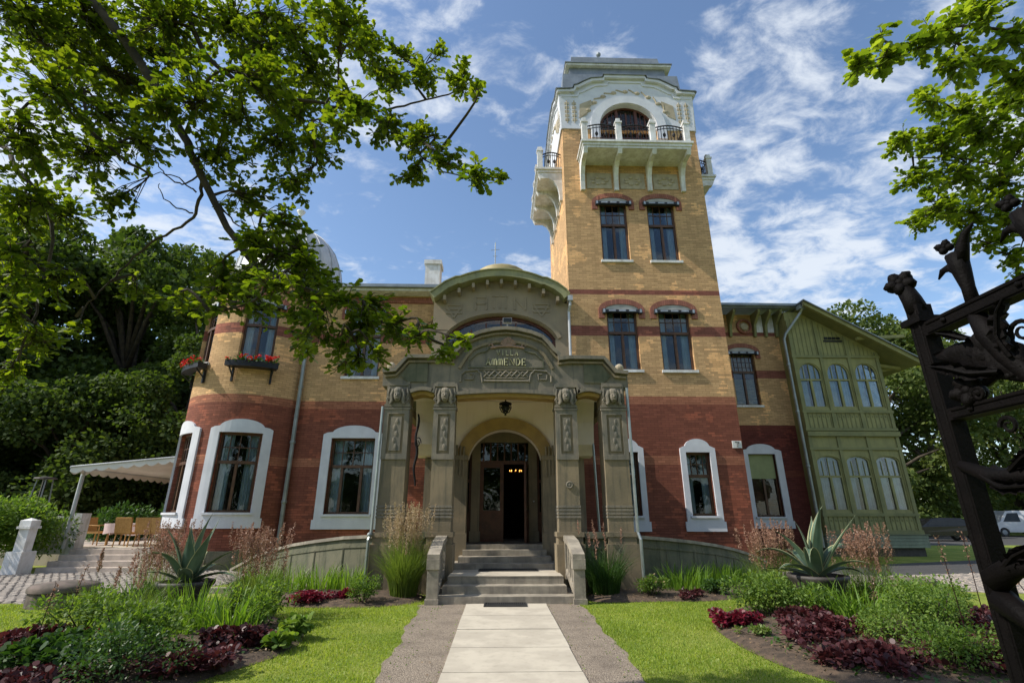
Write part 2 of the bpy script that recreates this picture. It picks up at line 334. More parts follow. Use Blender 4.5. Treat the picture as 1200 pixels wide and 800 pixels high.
        for f in bm.faces:
            n = f.normal; ax = max(range(3), key=lambda i: abs(n[i]))
            for lp in f.loops:
                q = lp.vert.co; lp[uvl].uv = (q.x, q.z) if ax == 1 else ((q.y, q.z) if ax == 0 else (q.x, q.y))
            f.smooth = smooth
        if bend:
            cx, cy, RR = bend
            for q in bm.verts:
                a = q.co.x / RR; r_ = RR - q.co.y; q.co = (cx + r_ * math.sin(a), cy - r_ * math.cos(a), q.co.z)
        if xf is not None: bm.transform(xf)
        bm.to_mesh(me); bm.free()
        return link(name, me, mat, parent)
def link(name, me, mat, parent=None):
    o = bpy.data.objects.new(name, me); col.objects.link(o)
    if mat: me.materials.append(mat)
    if parent is not None:
        o.parent = parent; o.matrix_parent_inverse = world_inv(parent)
    return o
def wmat(o):
    m = Matrix.LocRotScale(o.location, o.rotation_euler, o.scale)
    return m if o.parent is None else wmat(o.parent) @ o.matrix_parent_inverse @ m
def world_inv(o): return wmat(o).inverted()
def tag(o, label=None, cat=None, group=None, kind=None):
    if label: o['label'] = label
    if cat: o['category'] = cat
    if group: o['group'] = group
    if kind: o['kind'] = kind
    return o
def thing(name, label, cat, loc=(0, 0, 0), group=None):
    o = bpy.data.objects.new(name, None); col.objects.link(o); o.location = loc; o.empty_display_size = 0.3
    return tag(o, label, cat, group)
def copy_tree(o, parent=None):
    c = o.copy(); col.objects.link(c)
    if parent is not None: c.parent = parent
    for ch in [q for q in bpy.data.objects if q.parent == o]: copy_tree(ch, c)
    return c
def arc(cx, cz, rx, rz, a0, a1, n=16): return [(cx + rx * math.cos(R(a0 + (a1 - a0) * i / n)), cz + rz * math.sin(R(a0 + (a1 - a0) * i / n))) for i in range(n + 1)]
def rect(x0, x1, z0, z1): return [(x0, z0), (x1, z0), (x1, z1), (x0, z1)]

# ------------------------------------------------------------------ numpy foliage builders
def npmesh(name, V, loops, starts, totals, mat, parent=None, rnd=None, smooth=False):
    me = bpy.data.meshes.new(name)
    me.vertices.add(len(V)); me.vertices.foreach_set('co', V.astype(np.float32).ravel())
    me.loops.add(len(loops)); me.loops.foreach_set('vertex_index', loops.astype(np.int32))
    me.polygons.add(len(starts)); me.polygons.foreach_set('loop_start', starts.astype(np.int32))
    me.update(calc_edges=True)
    if rnd is not None:
        a = me.attributes.new('rnd', 'FLOAT', 'FACE'); a.data.foreach_set('value', rnd.astype(np.float32))
    if smooth: me.polygons.foreach_set('use_smooth', np.ones(len(starts), dtype=bool))
    return link(name, me, mat, parent)
def norm(a): return a / np.maximum(np.linalg.norm(a, axis=-1, keepdims=True), 1e-9)
OAKSH = np.array([(0, 0, 0), (.07, .12, 0), (.16, .22, .02), (.12, .34, .01), (.27, .46, .03), (.2, .56, .01), (.34, .7, .0), (.24, .82, -.02), (.16, .97, -.05), (0, 1.03, -.07),
                  (-.16, .97, -.05), (-.24, .82, -.02), (-.34, .7, 0), (-.2, .56, .01), (-.27, .46, .03), (-.12, .34, .01), (-.16, .22, .02), (-.07, .12, 0)])
OVAL = np.array([(0, 0, 0), (.22, .3, .04), (.24, .6, .03), (0, 1, -.05), (-.24, .6, .03), (-.22, .3, .04)])
ROUND = np.array([(0, 0, 0), (.35, .15, .05), (.5, .5, .08), (.3, .9, .02), (0, 1, -.03), (-.3, .9, .02), (-.5, .5, .08), (-.35, .15, .05)])
CARD = np.array([(0, 0, 0), (.42, .3, .05), (.3, .8, .0), (-.1, 1, -.06), (-.45, .5, .02)])
def leaves(name, C, D, Nn, Sz, shape, mat, parent=None, r=None):
    U = norm(D); V = norm(np.cross(Nn, U)); Wv = np.cross(U, V); n = len(C); m_ = len(shape)
    P_ = C[:, None, :] + Sz[:, None, None] * (shape[None, :, 0:1] * V[:, None, :] + shape[None, :, 1:2] * U[:, None, :] + shape[None, :, 2:3] * Wv[:, None, :])
    rr = rng.random(n) if r is None else r
    return npmesh(name, P_.reshape(-1, 3), np.arange(n * m_), np.arange(n) * m_, None, mat, parent, rr)
def blades(name, base, h, lean, wd, mat, parent=None, seg=4, droop=1.0, tip=0.08):
    """base n x 3, h n, lean n x 2 (horizontal reach), wd n"""
    n = len(base); t_ = np.linspace(0, 1, seg + 1)[None, :]
    x = base[:, 0:1] + lean[:, 0:1] * t_ ** 1.7; y = base[:, 1:2] + lean[:, 1:2] * t_ ** 1.7
    reach = np.linalg.norm(lean, axis=1)[:, None]
    z = base[:, 2:3] + h[:, None] * t_ - droop * reach * t_ ** 3 * 0.5
    a = rng.random(n) * 2 * np.pi; wx = np.cos(a)[:, None]; wy = np.sin(a)[:, None]
    ww = wd[:, None] * (1 - t_ * (1 - tip)) * 0.5
    Lf = np.stack([x - wx * ww, y - wy * ww, z], -1); Rt = np.stack([x + wx * ww, y + wy * ww, z], -1)
    V = np.concatenate([Lf, Rt], 1); k = seg + 1
    i = np.arange(seg); q = np.stack([i, k + i, k + i + 1, i + 1], -1).reshape(-1)
    loops = (np.arange(n)[:, None] * (2 * k) + q[None, :]).reshape(-1)
    return npmesh(name, V.reshape(-1, 3), loops, np.arange(n * seg) * 4, None, mat, parent, np.repeat(rng.random(n), seg))
def rdir(n, up=0.0):
    a = rng.normal(size=(n, 3)); a[:, 2] += up; return norm(a)

# ================================================================== SETTING
def sheet(name, pts, z, mat, kind='structure', label=None, cat=None):
    b = MB(); b.add([(x, y, z) for x, y in pts], [tuple(range(len(pts)))])
    o = b.build(name, mat); tag(o, kind=kind); return o
sheet('ground', [(-900, -300), (900, -300), (900, 1500), (-900, 1500)], 0.0, LAWN)
gvl = [(-1.22 - .048 * (y_ - 2) - .03 * math.sin(y_ * 3.1) - .02 * math.sin(y_ * 9.7), y_) for y_ in [2 + 8.62 * i / 60 for i in range(61)]]
gvr = [(1.34 + .012 * (y_ - 2) + .03 * math.sin(y_ * 2.7 + 1) + .02 * math.sin(y_ * 8.3), y_) for y_ in [2 + 8.62 * i / 60 for i in range(61)]]
GVP = gvl + gvr[::-1]
sheet('gravel_verge', GVP, 0.006, GRAVEL)
pv = MB()
y = 3.0
while y < 10.5:
    y1 = min(y + 1.06, 10.56); pv.box(-0.755 + random.uniform(-.006, .006), 0.755 + random.uniform(-.006, .006), y + 0.007, y1 - 0.007, 0.0, 0.028 + random.uniform(-.003, .003)); y = y1
tag(pv.build('path', CONC, bevel=0.006), kind='structure')
sheet('asphalt_road', [(9.5, 14.6), (60, 18.8), (60, 24), (18.5, 20.3), (10.0, 17.5)], 0.004, ASPH)
sheet('car_park', [(22, 30), (90, 30), (90, 44), (22, 44)], 0.004, ASPH)
# cobbled lanes as one sheet of joint plus rows of real stones
def cobbles(name, P0, U, Vv, nu, nv, cond, size=0.19):
    b = MB(); U = Vector(U).normalized(); Vv = Vector(Vv).normalized()
    base = [(-.5, -.44), (.5, -.5), (.48, .5), (-.46, .46)]
    for j in range(nv):
        for i in range(nu):
            c = Vector(P0) + U * ((i + 0.5 * (j % 2)) * size) + Vv * (j * size * 0.8)
            if not cond(c.x, c.y): continue
            r1 = random.uniform(.86, .96); h = random.uniform(.018, .04); vs = []
            for k, (a, q) in enumerate(base):
                a += random.uniform(-.06, .06); q += random.uniform(-.06, .06)
                p_ = c + U * a * size * r1 + Vv * q * size * .8 * r1; vs.append((p_.x, p_.y, 0.005))
            for k in range(4):
                q = Vector(vs[k][:2]); q = c.xy + (q - c.xy) * 0.72; vs.append((q.x, q.y, h + random.uniform(-.006, .006)))
            b.add(vs, [(4, 5, 6, 7), (0, 1, 5, 4), (1, 2, 6, 5), (2, 3, 7, 6), (3, 0, 4, 7)])
    o = b.build(name, COB); tag(o, kind='structure'); return o
def inpoly(x, y, pg):
    r_ = False
    for i in range(len(pg)):
        x1, y1 = pg[i]; x2, y2 = pg[i - 1]
        if (y1 > y) != (y2 > y) and x < (x2 - x1) * (y - y1) / (y2 - y1) + x1: r_ = not r_
    return r_
PGL = [(-20, 13.2), (-9.3, 10.9), (-7.9, 11.4), (-6.9, 13.6), (-7.2, 16.5), (-11.3, 17.6), (-13.9, 16.05), (-20, 15.6)]
PGR = [(7.3, 13.5), (9.6, 12.2), (14, 11.0), (22, 10.2), (22, 17.5), (14, 15.6), (10.6, 14.9), (8.3, 16.2)]
sheet('cobbled_path', PGL, 0.004, JOINT); sheet('cobbled_lane', PGR, 0.005, JOINT)
cobbles('cobbled_path_stones', (-20, 9.5, 0), (1, .12, 0), (-.12, 1, 0), 74, 60, lambda x, y: inpoly(x, y, PGL))
cobbles('cobbled_lane_stones', (6, 9.5, 0), (1, .1, 0), (-.1, 1, 0), 88, 58, lambda x, y: inpoly(x, y, PGR))

# ================================================================== VILLA
villa = thing('villa', 'large art nouveau brick villa with square tower, carved stone entrance porch and green timber bay', 'villa', (0, 17, 0))
def vp(b, name, mat, **k): return b.build(name, mat, k.pop('parent', villa), **k)
def window(x0, x1, z0, z1, kind, xf=None, bend=None, rot=None, blind=False):
    """a window in the facade frame (x right, y into the wall, z up)"""
    k = dict(xf=xf, bend=bend); w_ = x1 - x0; h_ = z1 - z0; fr = MB(); yf = 0.13
    t_ = 0.075
    fr.box(x0, x1, yf, yf + .08, z0, z0 + t_).box(x0, x1, yf, yf + .08, z1 - t_, z1)
    fr.box(x0, x0 + t_, yf, yf + .08, z0 + t_, z1 - t_).box(x1 - t_, x1, yf, yf + .08, z0 + t_, z1 - t_)
    zt = z0 + h_ * 0.62
    fr.box(x0 + t_, x1 - t_, yf - .03, yf + .07, zt - .05, zt + .05)
    n = 1 if w_ < 1.35 else 2
    ms = [x0 + w_ * 0.5] if n == 1 else [x0 + w_ * 0.28, x0 + w_ * 0.72]
    if w_ < 0.9: ms = []
    for x in ms: fr.box(x - .045, x + .045, yf - .015, yf + .07, z0 + t_, zt - .05)
    nb = 5 if kind == 'upper' else 3
    for i in range(1, nb + 1):
        x = x0 + w_ * i / (nb + 1); fr.box(x - .014, x + .014, yf + .02, yf + .06, zt + .05, z1 - t_)
    nr = 3 if kind == 'upper' else 1
    for i in range(1, nr + 1):
        z = zt + (z1 - zt) * i / (nr + 1); fr.box(x0 + t_, x1 - t_, yf + .022, yf + .055, z - .014, z + .014)
    f = vp(fr, 'window', WOOD, **k)
    vp(MB().box(x0 + .03, x1 - .03, yf + .037, yf + .045, z0 + .03, z1 - .03), 'pane', GLASS, parent=f, **k)
    # curtains: folded cloth at both sides (or a roller blind)
    cu = MB(); wv = (w_ * 0.30 if kind != 'blue' else w_ * 0.25)
    for s in (0, 1):
        xa = x0 + .02 if s == 0 else x1 - .02; d = 1 if s == 0 else -1; nn = 14
        pts = [(xa + d * wv * i / nn, yf + .17 + .025 * math.sin(i * 1.9)) for i in range(nn + 1)]
        vs = [(px, py, z) for z in (z0, z1) for px, py in pts]
        cu.add(vs, [(i, i + 1, i + nn + 2, i + nn + 1) for i in range(nn)])
    vp(cu, 'curtain', CURT, parent=f, smooth=True, **k)
    if blind: vp(MB().box(x0 + .05, x1 - .05, yf - .04, yf - .02, z0 + h_ * .60, z1 - .02), 'roller_blind', BLIND, parent=f, **k)
    rm = MB(); xa, xb, ya, yb = x0 - .02, x1 + .02, yf + .09, yf + .6
    rm.add([(xa, ya, z0 - .02), (xb, ya, z0 - .02), (xb, ya, z1 + .02), (xa, ya, z1 + .02), (xa, yb, z0 - .02), (xb, yb, z0 - .02), (xb, yb, z1 + .02), (xa, yb, z1 + .02)],
           [(4, 5, 6, 7), (0, 1, 5, 4), (1, 2, 6, 5), (2, 3, 7, 6), (3, 0, 4, 7)])
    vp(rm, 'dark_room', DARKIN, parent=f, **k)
    if kind == 'white':
        a = 0.19 if w_ < 1 else 0.30; e = .06
        cxm = (x0 + x1) / 2; hw = w_ / 2 + a; zt2 = z1 + .13
        out = [(cxm - hw - e, z0 - .48), (cxm + hw + e, z0 - .48), (cxm + hw + e, z0 - .18), (cxm + hw, z0 - .18), (cxm + hw, zt2)]
        out += [(cxm + hw - .12, zt2 + .06)] + arc(cxm, zt2 + .02, hw * 0.72, .30, 12, 168, 12) + [(cxm - hw + .12, zt2 + .06), (cxm - hw, zt2), (cxm - hw, z0 - .18), (cxm - hw - e, z0 - .18)]
        vp(MB().poly(out, [rect(x0, x1, z0, z1)[::-1]], -.07, .04), 'surround', WHITE, parent=f, **k)
        vp(MB().box(x0 - .06, x1 + .06, -.13, .12, z0 - .07, z0 + .0), 'sill', WHITE, parent=f, **k)
    else:
        vp(MB().box(x0 - .07, x1 + .07, -.08, .12, z0 - .1, z0 - .002), 'sill', WHITED, parent=f, **k)
        hb = MB(); hb.box(x0 - .05, x1 + .05, -.15, -.02, z1 - .15, z1 - .04)
        for x in (x0 - .17, x1 + .05): hb.box(x, x + .12, -.17, 0, z1 - .19, z1 - .02)
        vp(hb, 'blind_box', BLACKM, parent=f, **k)
        bb = MB()
        for i in range(3): 
            xa = x0 + w_ * i / 3 + .02; bb.box(xa + .04, xa + w_ / 3 - .08, -.165, -.151, z1 - .12, z1 - .06)
        bb.box(x0 - .15, x0 - .08, -.185, -.171, z1 - .17, z1 - .04).box(x1 + .08, x1 + .15, -.185, -.171, z1 - .17, z1 - .04)
        vp(bb, 'blind_bracket', BRIGHTM, parent=f, **k)
        cxm = (x0 + x1) / 2; hw = w_ / 2 + .18; zc = z1 - .1
        rise = .40
        vp(MB().poly([(cxm + hw - .12, zc)] + arc(cxm, zc + .1, hw - .10, rise - .2, 0, 180, 14) + [(cxm - hw + .12, zc)], [], -.03, .02), 'lunette', LUN, parent=f, **k)
        ring = arc(cxm, zc + .08, hw + .12, rise + .04, 0, 180, 18); inn = arc(cxm, zc + .08, hw - .1, rise - .17, 0, 180, 18)
        lg = [(cxm - hw - .12, zc - .25), (cxm - hw + .1, zc - .25)] + inn[::-1] + [(cxm + hw - .1, zc - .25), (cxm + hw + .12, zc - .25)]
        vp(MB().poly(ring + lg, [], -.055, .02), 'brick_arch', ARCHB, parent=f, **k)
    return f
def wall(name, outer, holes, mat, xf=None, bend=None, th=0.32): return vp(MB().poly(outer, holes, 0, th), name, mat, xf=xf, bend=bend)
def hole(x0, x1, z0, z1): return rect(x0, x1, z0, z1)[::-1]

# ---- tower
TX0, TX1, TY, TB = 2.43, 8.17, 17.0, 22.75; TC = 5.28
F17 = frame(0, TY)
gf = [(3.75, 4.53, 1.6, 3.63), (6.16, 6.98, 1.6, 3.63)]
u2 = [(3.80, 4.93, 6.52, 8.85), (5.73, 6.90, 6.52, 8.85)]
u3 = [(3.80, 4.90, 10.92, 13.55), (5.72, 6.84, 10.92, 13.55)]
door_h = [(TC - 1.22, 15.66), (TC + 1.22, 15.66), (TC + 1.22, 17.35)] + arc(TC, 17.35, 1.22, 1.22, 0, 180, 20)[1:-1] + [(TC - 1.22, 17.35)]
wall('tower_wall', rect(TX0, TX1, 0, 17.2), [hole(*q) for q in gf + u2 + u3] + [hole(TC - 1.22, TC + 1.22, 15.66, 17.199)], BRICK, F17)
for q in gf: window(*q, 'white', F17)
for q in u2: window(*q, 'blue', F17)
for q in u3: window(*q, 'blue', F17)
wall('tower_wall', rect(-TB + .31, -TY - .325, 0, 17.2), [], BRICK, frame(TX0, 0, -90))
wall('tower_wall', rect(TY + .325, TB - .31, 0, 17.2), [], BRICK, frame(TX1, 0, 90))
vp(MB().box(TX0, TX1, TB - .3, TB, 0, 19), 'tower_wall', BRICK)
def parapet(xf, c, door=True):
    def prof(d=0, zz=0):
        h = [(2.97, 19.15), (2.25, 19.2), (2.2, 19.38), (2.05, 19.42), (1.75, 19.62), (1.42, 19.80), (0.9, 19.86), (0.85, 20.02)]
        return [(c + a + d, z + zz) for a, z in h] + [(c - a - d, z + zz) for a, z in h[::-1]]
    hl = [[(a, b) for a, b in ([(c - 1.22, 17.2)] + [(c - 1.22, 17.35)] + arc(c, 17.35, 1.22, 1.22, 180, 0, 20)[1:-1] + [(c + 1.22, 17.35), (c + 1.22, 17.2)])]] if door else []
    outer = [(c - 2.87, 17.2)] + ([(q[0], q[1]) for q in hl[0]] if door else []) + [(c + 2.87, 17.2)] + prof()
    vp(MB().poly(outer, [], -.06, .45), 'parapet', WHITE, xf=xf)
    pr = prof(.06)[::-1]
    vp(MB().strip([(a, b + .05) for a, b in pr], .13, -.2, .35), 'cornice', WHITE, xf=xf)
    vp(MB().strip([(a, b + .085) for a, b in prof(.12)[::-1]], .035, -.26, .40), 'cornice_flashing', METAL, xf=xf)
    vp(MB().strip([(a, b - .2) for a, b in prof(-.1)[::-1]], .08, -.1, -.03), 'moulding', WHITE, xf=xf)
    if door:
        o_ = arc(c, 17.35, 1.62, 1.62, 180, 0, 24); i_ = arc(c, 17.35, 1.24, 1.24, 180, 0, 24)
        vp(MB().poly([(c - 1.62, 16.7)] + o_ + [(c + 1.62, 16.7), (c + 1.24, 16.7)] + i_[::-1] + [(c - 1.24, 16.7)], [], -.13, .05), 'archivolt', WHITE, xf=xf)
    rl = MB()
    for s in (-1, 1):
        rl.poly([(c + s * 1.75, 17.95), (c + s * 2.1, 17.75), (c + s * 2.05, 18.5), (c + s * 1.55, 18.75), (c + s * 1.5, 18.6)][::s], [], -.085, -.05)
        for a in (2.3, 2.62):
            for q in range(5): rl.box(c + s * a - .09, c + s * a + .09, -.08, -.05, 17.6 + q * .22, 17.72 + q * .22)
            rl.tube([(c + s * a, -.065, 17.5), (c + s * a, -.065, 18.7)], .025, 5)
    for i in range(9):
        a = R(25 + 130 * i / 8); rl.ball((c + 1.86 * math.cos(a), -.07, 17.4 + 1.86 * math.sin(a)), (.13, .05, .09), 7, 5)
        rl.tube([(c + (1.78 + .08 * k) * math.cos(a + .07 * k), -.07, 17.4 + (1.78 + .07 * k) * math.sin(a + .07 * k)) for k in range(4)], .03, 5)
    vp(rl, 'plaster_relief', RELIEF, xf=xf)
parapet(frame(0, TY), TC)
LF = frame(TX0, 0, -90); RF = frame(TX1, 0, 90)
parapet(LF, -(TY + TB) / 2, False); parapet(RF, (TY + TB) / 2, False)
# arched balcony door in the tower
fr = MB(); yf = .16
fr.poly(door_h, [[(a * .94 + TC * .06, b if b < 15.7 else b - .07) for a, b in door_h][::-1]], yf, yf + .1)
for x in (-.42, .42): fr.box(TC + x - .06, TC + x + .06, yf - .02, yf + .08, 15.68, 18.4)
for x in (-.82, .82, 0): fr.box(TC + x - .03, TC + x + .03, yf + .01, yf + .07, 15.68, 18.3 if x == 0 else 18.1)
for x in (-1.02, -.62, -.21, .21, .62, 1.02): fr.box(TC + x - .012, TC + x + .012, yf + .02, yf + .05, 16.75, 18.0 if abs(x) > 1 else 18.3)
fr.box(TC - 1.2, TC + 1.2, yf - .03, yf + .08, 16.75, 16.9).box(TC - 1.2, TC + 1.2, yf + .02, yf + .06, 17.55, 17.6)
fr.box(TC - 1.2, TC + 1.2, yf + .0, yf + .06, 15.68, 16.25)
bd_ = vp(fr, 'balcony_door', WOODR, xf=F17)
vp(MB().poly([(a, b - .03) for a, b in door_h], [], yf + .045, yf + .052), 'pane', GLASS, xf=F17, parent=bd_)
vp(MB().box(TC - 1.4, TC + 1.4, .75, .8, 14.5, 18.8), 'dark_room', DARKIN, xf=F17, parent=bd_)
# roof tiers
def tier(name, x0, x1, y0, y1, z0, z1, ins, mat):
    b = MB(); b.add([(x0, y0, z0), (x1, y0, z0), (x1, y1, z0), (x0, y1, z0), (x0 + ins, y0 + ins, z1), (x1 - ins, y0 + ins, z1), (x1 - ins, y1 - ins, z1), (x0 + ins, y1 - ins, z1)],
                    [(0, 1, 5, 4), (1, 2, 6, 5), (2, 3, 7, 6), (3, 0, 4, 7), (4, 5, 6, 7), (3, 2, 1, 0)])
    return vp(b, name, mat)
tier('tower_roof', 2.52, 8.08, 17.38, 22.4, 18.6, 20.85, .12, METAL)
tier('tower_roof', 3.0, 7.6, 17.9, 22.0, 20.85, 21.7, .02, METAL)
tier('roof_eave', 2.84, 7.86, 17.75, 22.1, 21.70, 21.80, 0, WHITED); tier('roof_eave', 2.80, 7.90, 17.7, 22.15, 21.803, 21.86, 0, METAL)
tier('tower_roof', 3.1, 7.60, 18.2, 21.8, 21.863, 22.85, .12, METAL)
vp(MB().tube([(4.65, 18.6, 22.8), (4.65, 18.6, 23.3)], .03, 6).ball((4.65, 18.6, 23.35), .12).tube([(4.45, 18.6, 23.0), (4.85, 18.6, 23.0)], .02, 5), 'roof_finial', METAL)
# balconies
def console(x, xf, par, z1=15.430, d=1.05, h=1.35, w_=.17):
    pts = [(0, z1 - h), (.12, z1 - h), (.14, z1 - h * .72), (.2, z1 - h * .5), (.34, z1 - h * .3), (.55, z1 - h * .2), (d - .08, z1 - h * .2), (d, z1 - .1), (d, z1), (0, z1)]
    b = MB(); b.add([(x + s, -a, z) for s in (-w_ / 2, w_ / 2) for a, z in pts], [tuple(range(len(pts))), tuple(range(len(pts), 2 * len(pts)))[::-1]] + [(i, (i + 1) % len(pts) + 0, (i + 1) % len(pts) + len(pts), i + len(pts)) for i in range(len(pts))])
    vp(b, 'console', WHITED, xf=xf, parent=par)
def balcony(x0, x1, xf, d, nposts, ncons):
    sl_ = MB().box(x0, x1, -d, 0.02, 15.450, 15.570).box(x0 - .06, x1 + .06, -d - .06, -.002, 15.572, 15.670).box(x0 + .04, x1 - .04, -d + .04, -.002, 15.350, 15.448)
    s_ = vp(sl_, 'balcony', WHITED, xf=xf)
    xs = [x0 + .12 + (x1 - x0 - .24) * i / (nposts - 1) for i in range(nposts)]
    for x in xs:
        b = MB().box(x - .11, x + .11, -d + .02, -d + .24, 15.670, 16.570).box(x - .14, x + .14, -d - .01, -d + .27, 16.570, 16.650)
        b.box(x - .08, x + .08, -d + .03, -d + .23, 16.650, 16.810)
        vp(b, 'balcony_post', WHITED, xf=xf, parent=s_)
    runs = [((xs[i] + .11, -d + .13), (xs[i + 1] - .11, -d + .13)) for i in range(nposts - 1)] + [((x, -d + .24), (x, -.02)) for x in (xs[0], xs[-1])]
    for a, c_ in runs:
        b = MB(); n = 9; A = Vector(a); C_ = Vector(c_)
        top = [(*(A.lerp(C_, i / n)), 16.450 + .12 * math.sin(math.pi * i / n)) for i in range(n + 1)]
        b.tube(top, .028, 5); b.tube([(q[0], q[1], q[2] - .14) for q in top], .018, 5)
        b.tube([(*A, 15.770), (*C_, 15.770)], .022, 5)
        for i in range(1, n): b.tube([(top[i][0], top[i][1], 15.770), top[i]], .015, 4)
        for f_ in (.33, .66):
            q = A.lerp(C_, f_); b.ball((q.x, q.y, 16.100), (.07, .07, .10), 6, 4)
        vp(b, 'balcony_railing', IRON, xf=xf, parent=s_)
    for i in range(ncons): console(x0 + .12 + (x1 - x0 - .24) * i / (ncons - 1), xf, s_, d=d - .05)
    for i in range(ncons - 1):
        xa = x0 + .3 + (x1 - x0 - .24) * i / (ncons - 1); xb = xa + (x1 - x0 - .24) / (ncons - 1) - .36
        pn = MB().poly(rect(xa, xb, 14.200, 14.950), [], -.03, .02)
        for k in range(7): 
            a = 2 * math.pi * k / 7; pn.ball(((xa + xb) / 2 + .28 * math.cos(a), -.04, 14.570 + .16 * math.sin(a)), (.11, .05, .07), 6, 4)
        vp(pn, 'relief_panel', RELIEF, xf=xf, parent=s_)
balcony(3.05, 7.42, F17, 1.12, 4, 4)
balcony(-21.3, -17.6, LF, 1.05, 4, 4)
balcony(17.9, 21.3, RF, 1.0, 4, 4)

# ---- set back section right of the tower
F22 = frame(0, 22.75)
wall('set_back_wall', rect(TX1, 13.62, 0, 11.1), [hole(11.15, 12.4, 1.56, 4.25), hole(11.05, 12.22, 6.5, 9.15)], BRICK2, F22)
window(11.15, 12.4, 1.56, 4.25, 'white', F22, blind=True); window(11.05, 12.22, 6.5, 9.15, 'upper', F22)
b = MB().lathe([(.38, 0), (.38, .1), (.30, .13), (.27, .06)], 0, 0, 20)
vp(b, 'round_medallion', ARCHB, xf=Matrix.Translation((11.95, 22.75, 10.45)) @ Matrix.Rotation(R(90), 4, 'X'))
vp(MB().ball((11.95, 22.70, 10.45), (.2, .08, .2)), 'medallion_rosette', RELIEF)
for x in (12.7, 13.25): vp(MB().poly([(x - .17, 10.15), (x + .17, 10.15), (x + .2, 11.05), (x - .2, 11.05)], [], -.05, .02), 'frieze_panel', WHITED, xf=F22)
for x in (11.2, 12.42, 12.97, 13.5):
    pts = [(22.74, 9.9), (22.62, 9.9), (22.5, 10.5), (21.95, 10.95), (21.95, 11.08), (22.74, 11.08)]
    b = MB().add([(x + s, a, z) for s in (-.06, .06) for a, z in pts], [tuple(range(6)), tuple(range(6, 12))[::-1]] + [(i, (i + 1) % 6, (i + 1) % 6 + 6, i + 6) for i in range(6)])
    vp(b, 'eave_bracket', OLIVED)
vp(MB().add([(TX1 + .02, 21.8, 11.1), (14.4, 21.8, 11.1), (14.4, 30, 13.2), (TX1 + .02, 30, 13.2), (TX1 + .02, 21.8, 11.22), (14.4, 21.8, 11.22), (14.4, 30, 13.35), (TX1 + .02, 30, 13.35)],
            [(0, 3, 2, 1), (4, 5, 6, 7), (0, 1, 5, 4), (1, 2, 6, 5), (2, 3, 7, 6), (3, 0, 4, 7)]), 'roof', METAL)
vp(MB().box(TX1 + .02, 14.3, 21.68, 21.80, 11.16, 11.28), 'gutter', METAL)
# ---- green timber bay
GX0, GX1, GY = 13.62, 17.75, 22.0; FG = frame(0, GY); gz = lambda x: 11.0 - .595 * (x - 14.3)
wins = []
for i in range(3):
    xa = 13.80 + i * 1.33; xb = xa + 1.08
    wins += [(xa, xb, 1.78, 4.1, 0), (xa, xb, 6.25, 8.38, 1)]
def archhole(xa, xb, z0, z1, up, n=10):
    r_ = .5 if up else .22; c = (xa + xb) / 2; h = (xb - xa) / 2
    return [(xa, z0), (xb, z0)] + [(c + h * math.cos(R(180 * i / n)), z1 - r_ + r_ * math.sin(R(180 * i / n))) for i in range(n + 1)]
vp(MB().poly([(GX0, .85), (GX1, .85), (GX1, gz(GX1) + .02), (14.3, 10.95), (GX0, 10.95)], [archhole(*q)[::-1] for q in wins], 0, .18), 'timber_wall', OLIVE, xf=FG)
vp(MB().box(GX1 - .18, GX1, .2, 7.5, .85, gz(GX1)), 'timber_wall', OLIVE, xf=FG)
vp(MB().box(GX0, GX0 + .15, .2, .8, .85, 10.9), 'timber_wall', OLIVE, xf=FG)
tr_ = MB()
for z, h in ((.86, .16), (1.58, .12), (4.35, .1), (4.95, .2), (5.2, .12), (6.0, .12), (8.62, .12)): tr_.box(GX0 - .03, GX1 + .05, -.07 if h < .2 else -.14, -.003, z, z + h)
for i in range(4):
    x = [13.70, 14.99, 16.32, 17.67][i]; w_ = .075
    tr_.box(x - w_, x + w_, -.055, -.002, 1.02, 4.95).box(x - w_, x + w_, -.055, -.002, 5.32, min(gz(x) - .1, 10.5))
vp(tr_, 'timber_frame', OLIVED, xf=FG)
bt = MB()
for i in range(3):
    for k in range(6):
        x = 13.86 + i * 1.33 + k * .2
        bt.box(x - .018, x + .018, -.022, -.001, 1.03, 1.57).box(x - .018, x + .018, -.022, -.001, 5.33, 5.99)
        bt.ball((x + .1, -.012, 1.42), (.035, .015, .05), 5, 4).ball((x + .1, -.012, 5.85), (.035, .015, .05), 5, 4)
        if gz(x) - .15 > 8.9: bt.box(x - .015, x + .015, -.02, -.001, 8.75, min(gz(x) - .15, 10.6))
vp(bt, 'board_battens', OLIVED, xf=FG)
vn = MB().box(15.3, 16.2, -.04, -.003, 9.42, 9.5)
for k in range(4): vn.box(15.35 + k * .2, 15.5 + k * .2, -.05, -.003, 9.55, 9.66)
vp(vn, 'gable_vent', IRON, xf=FG)
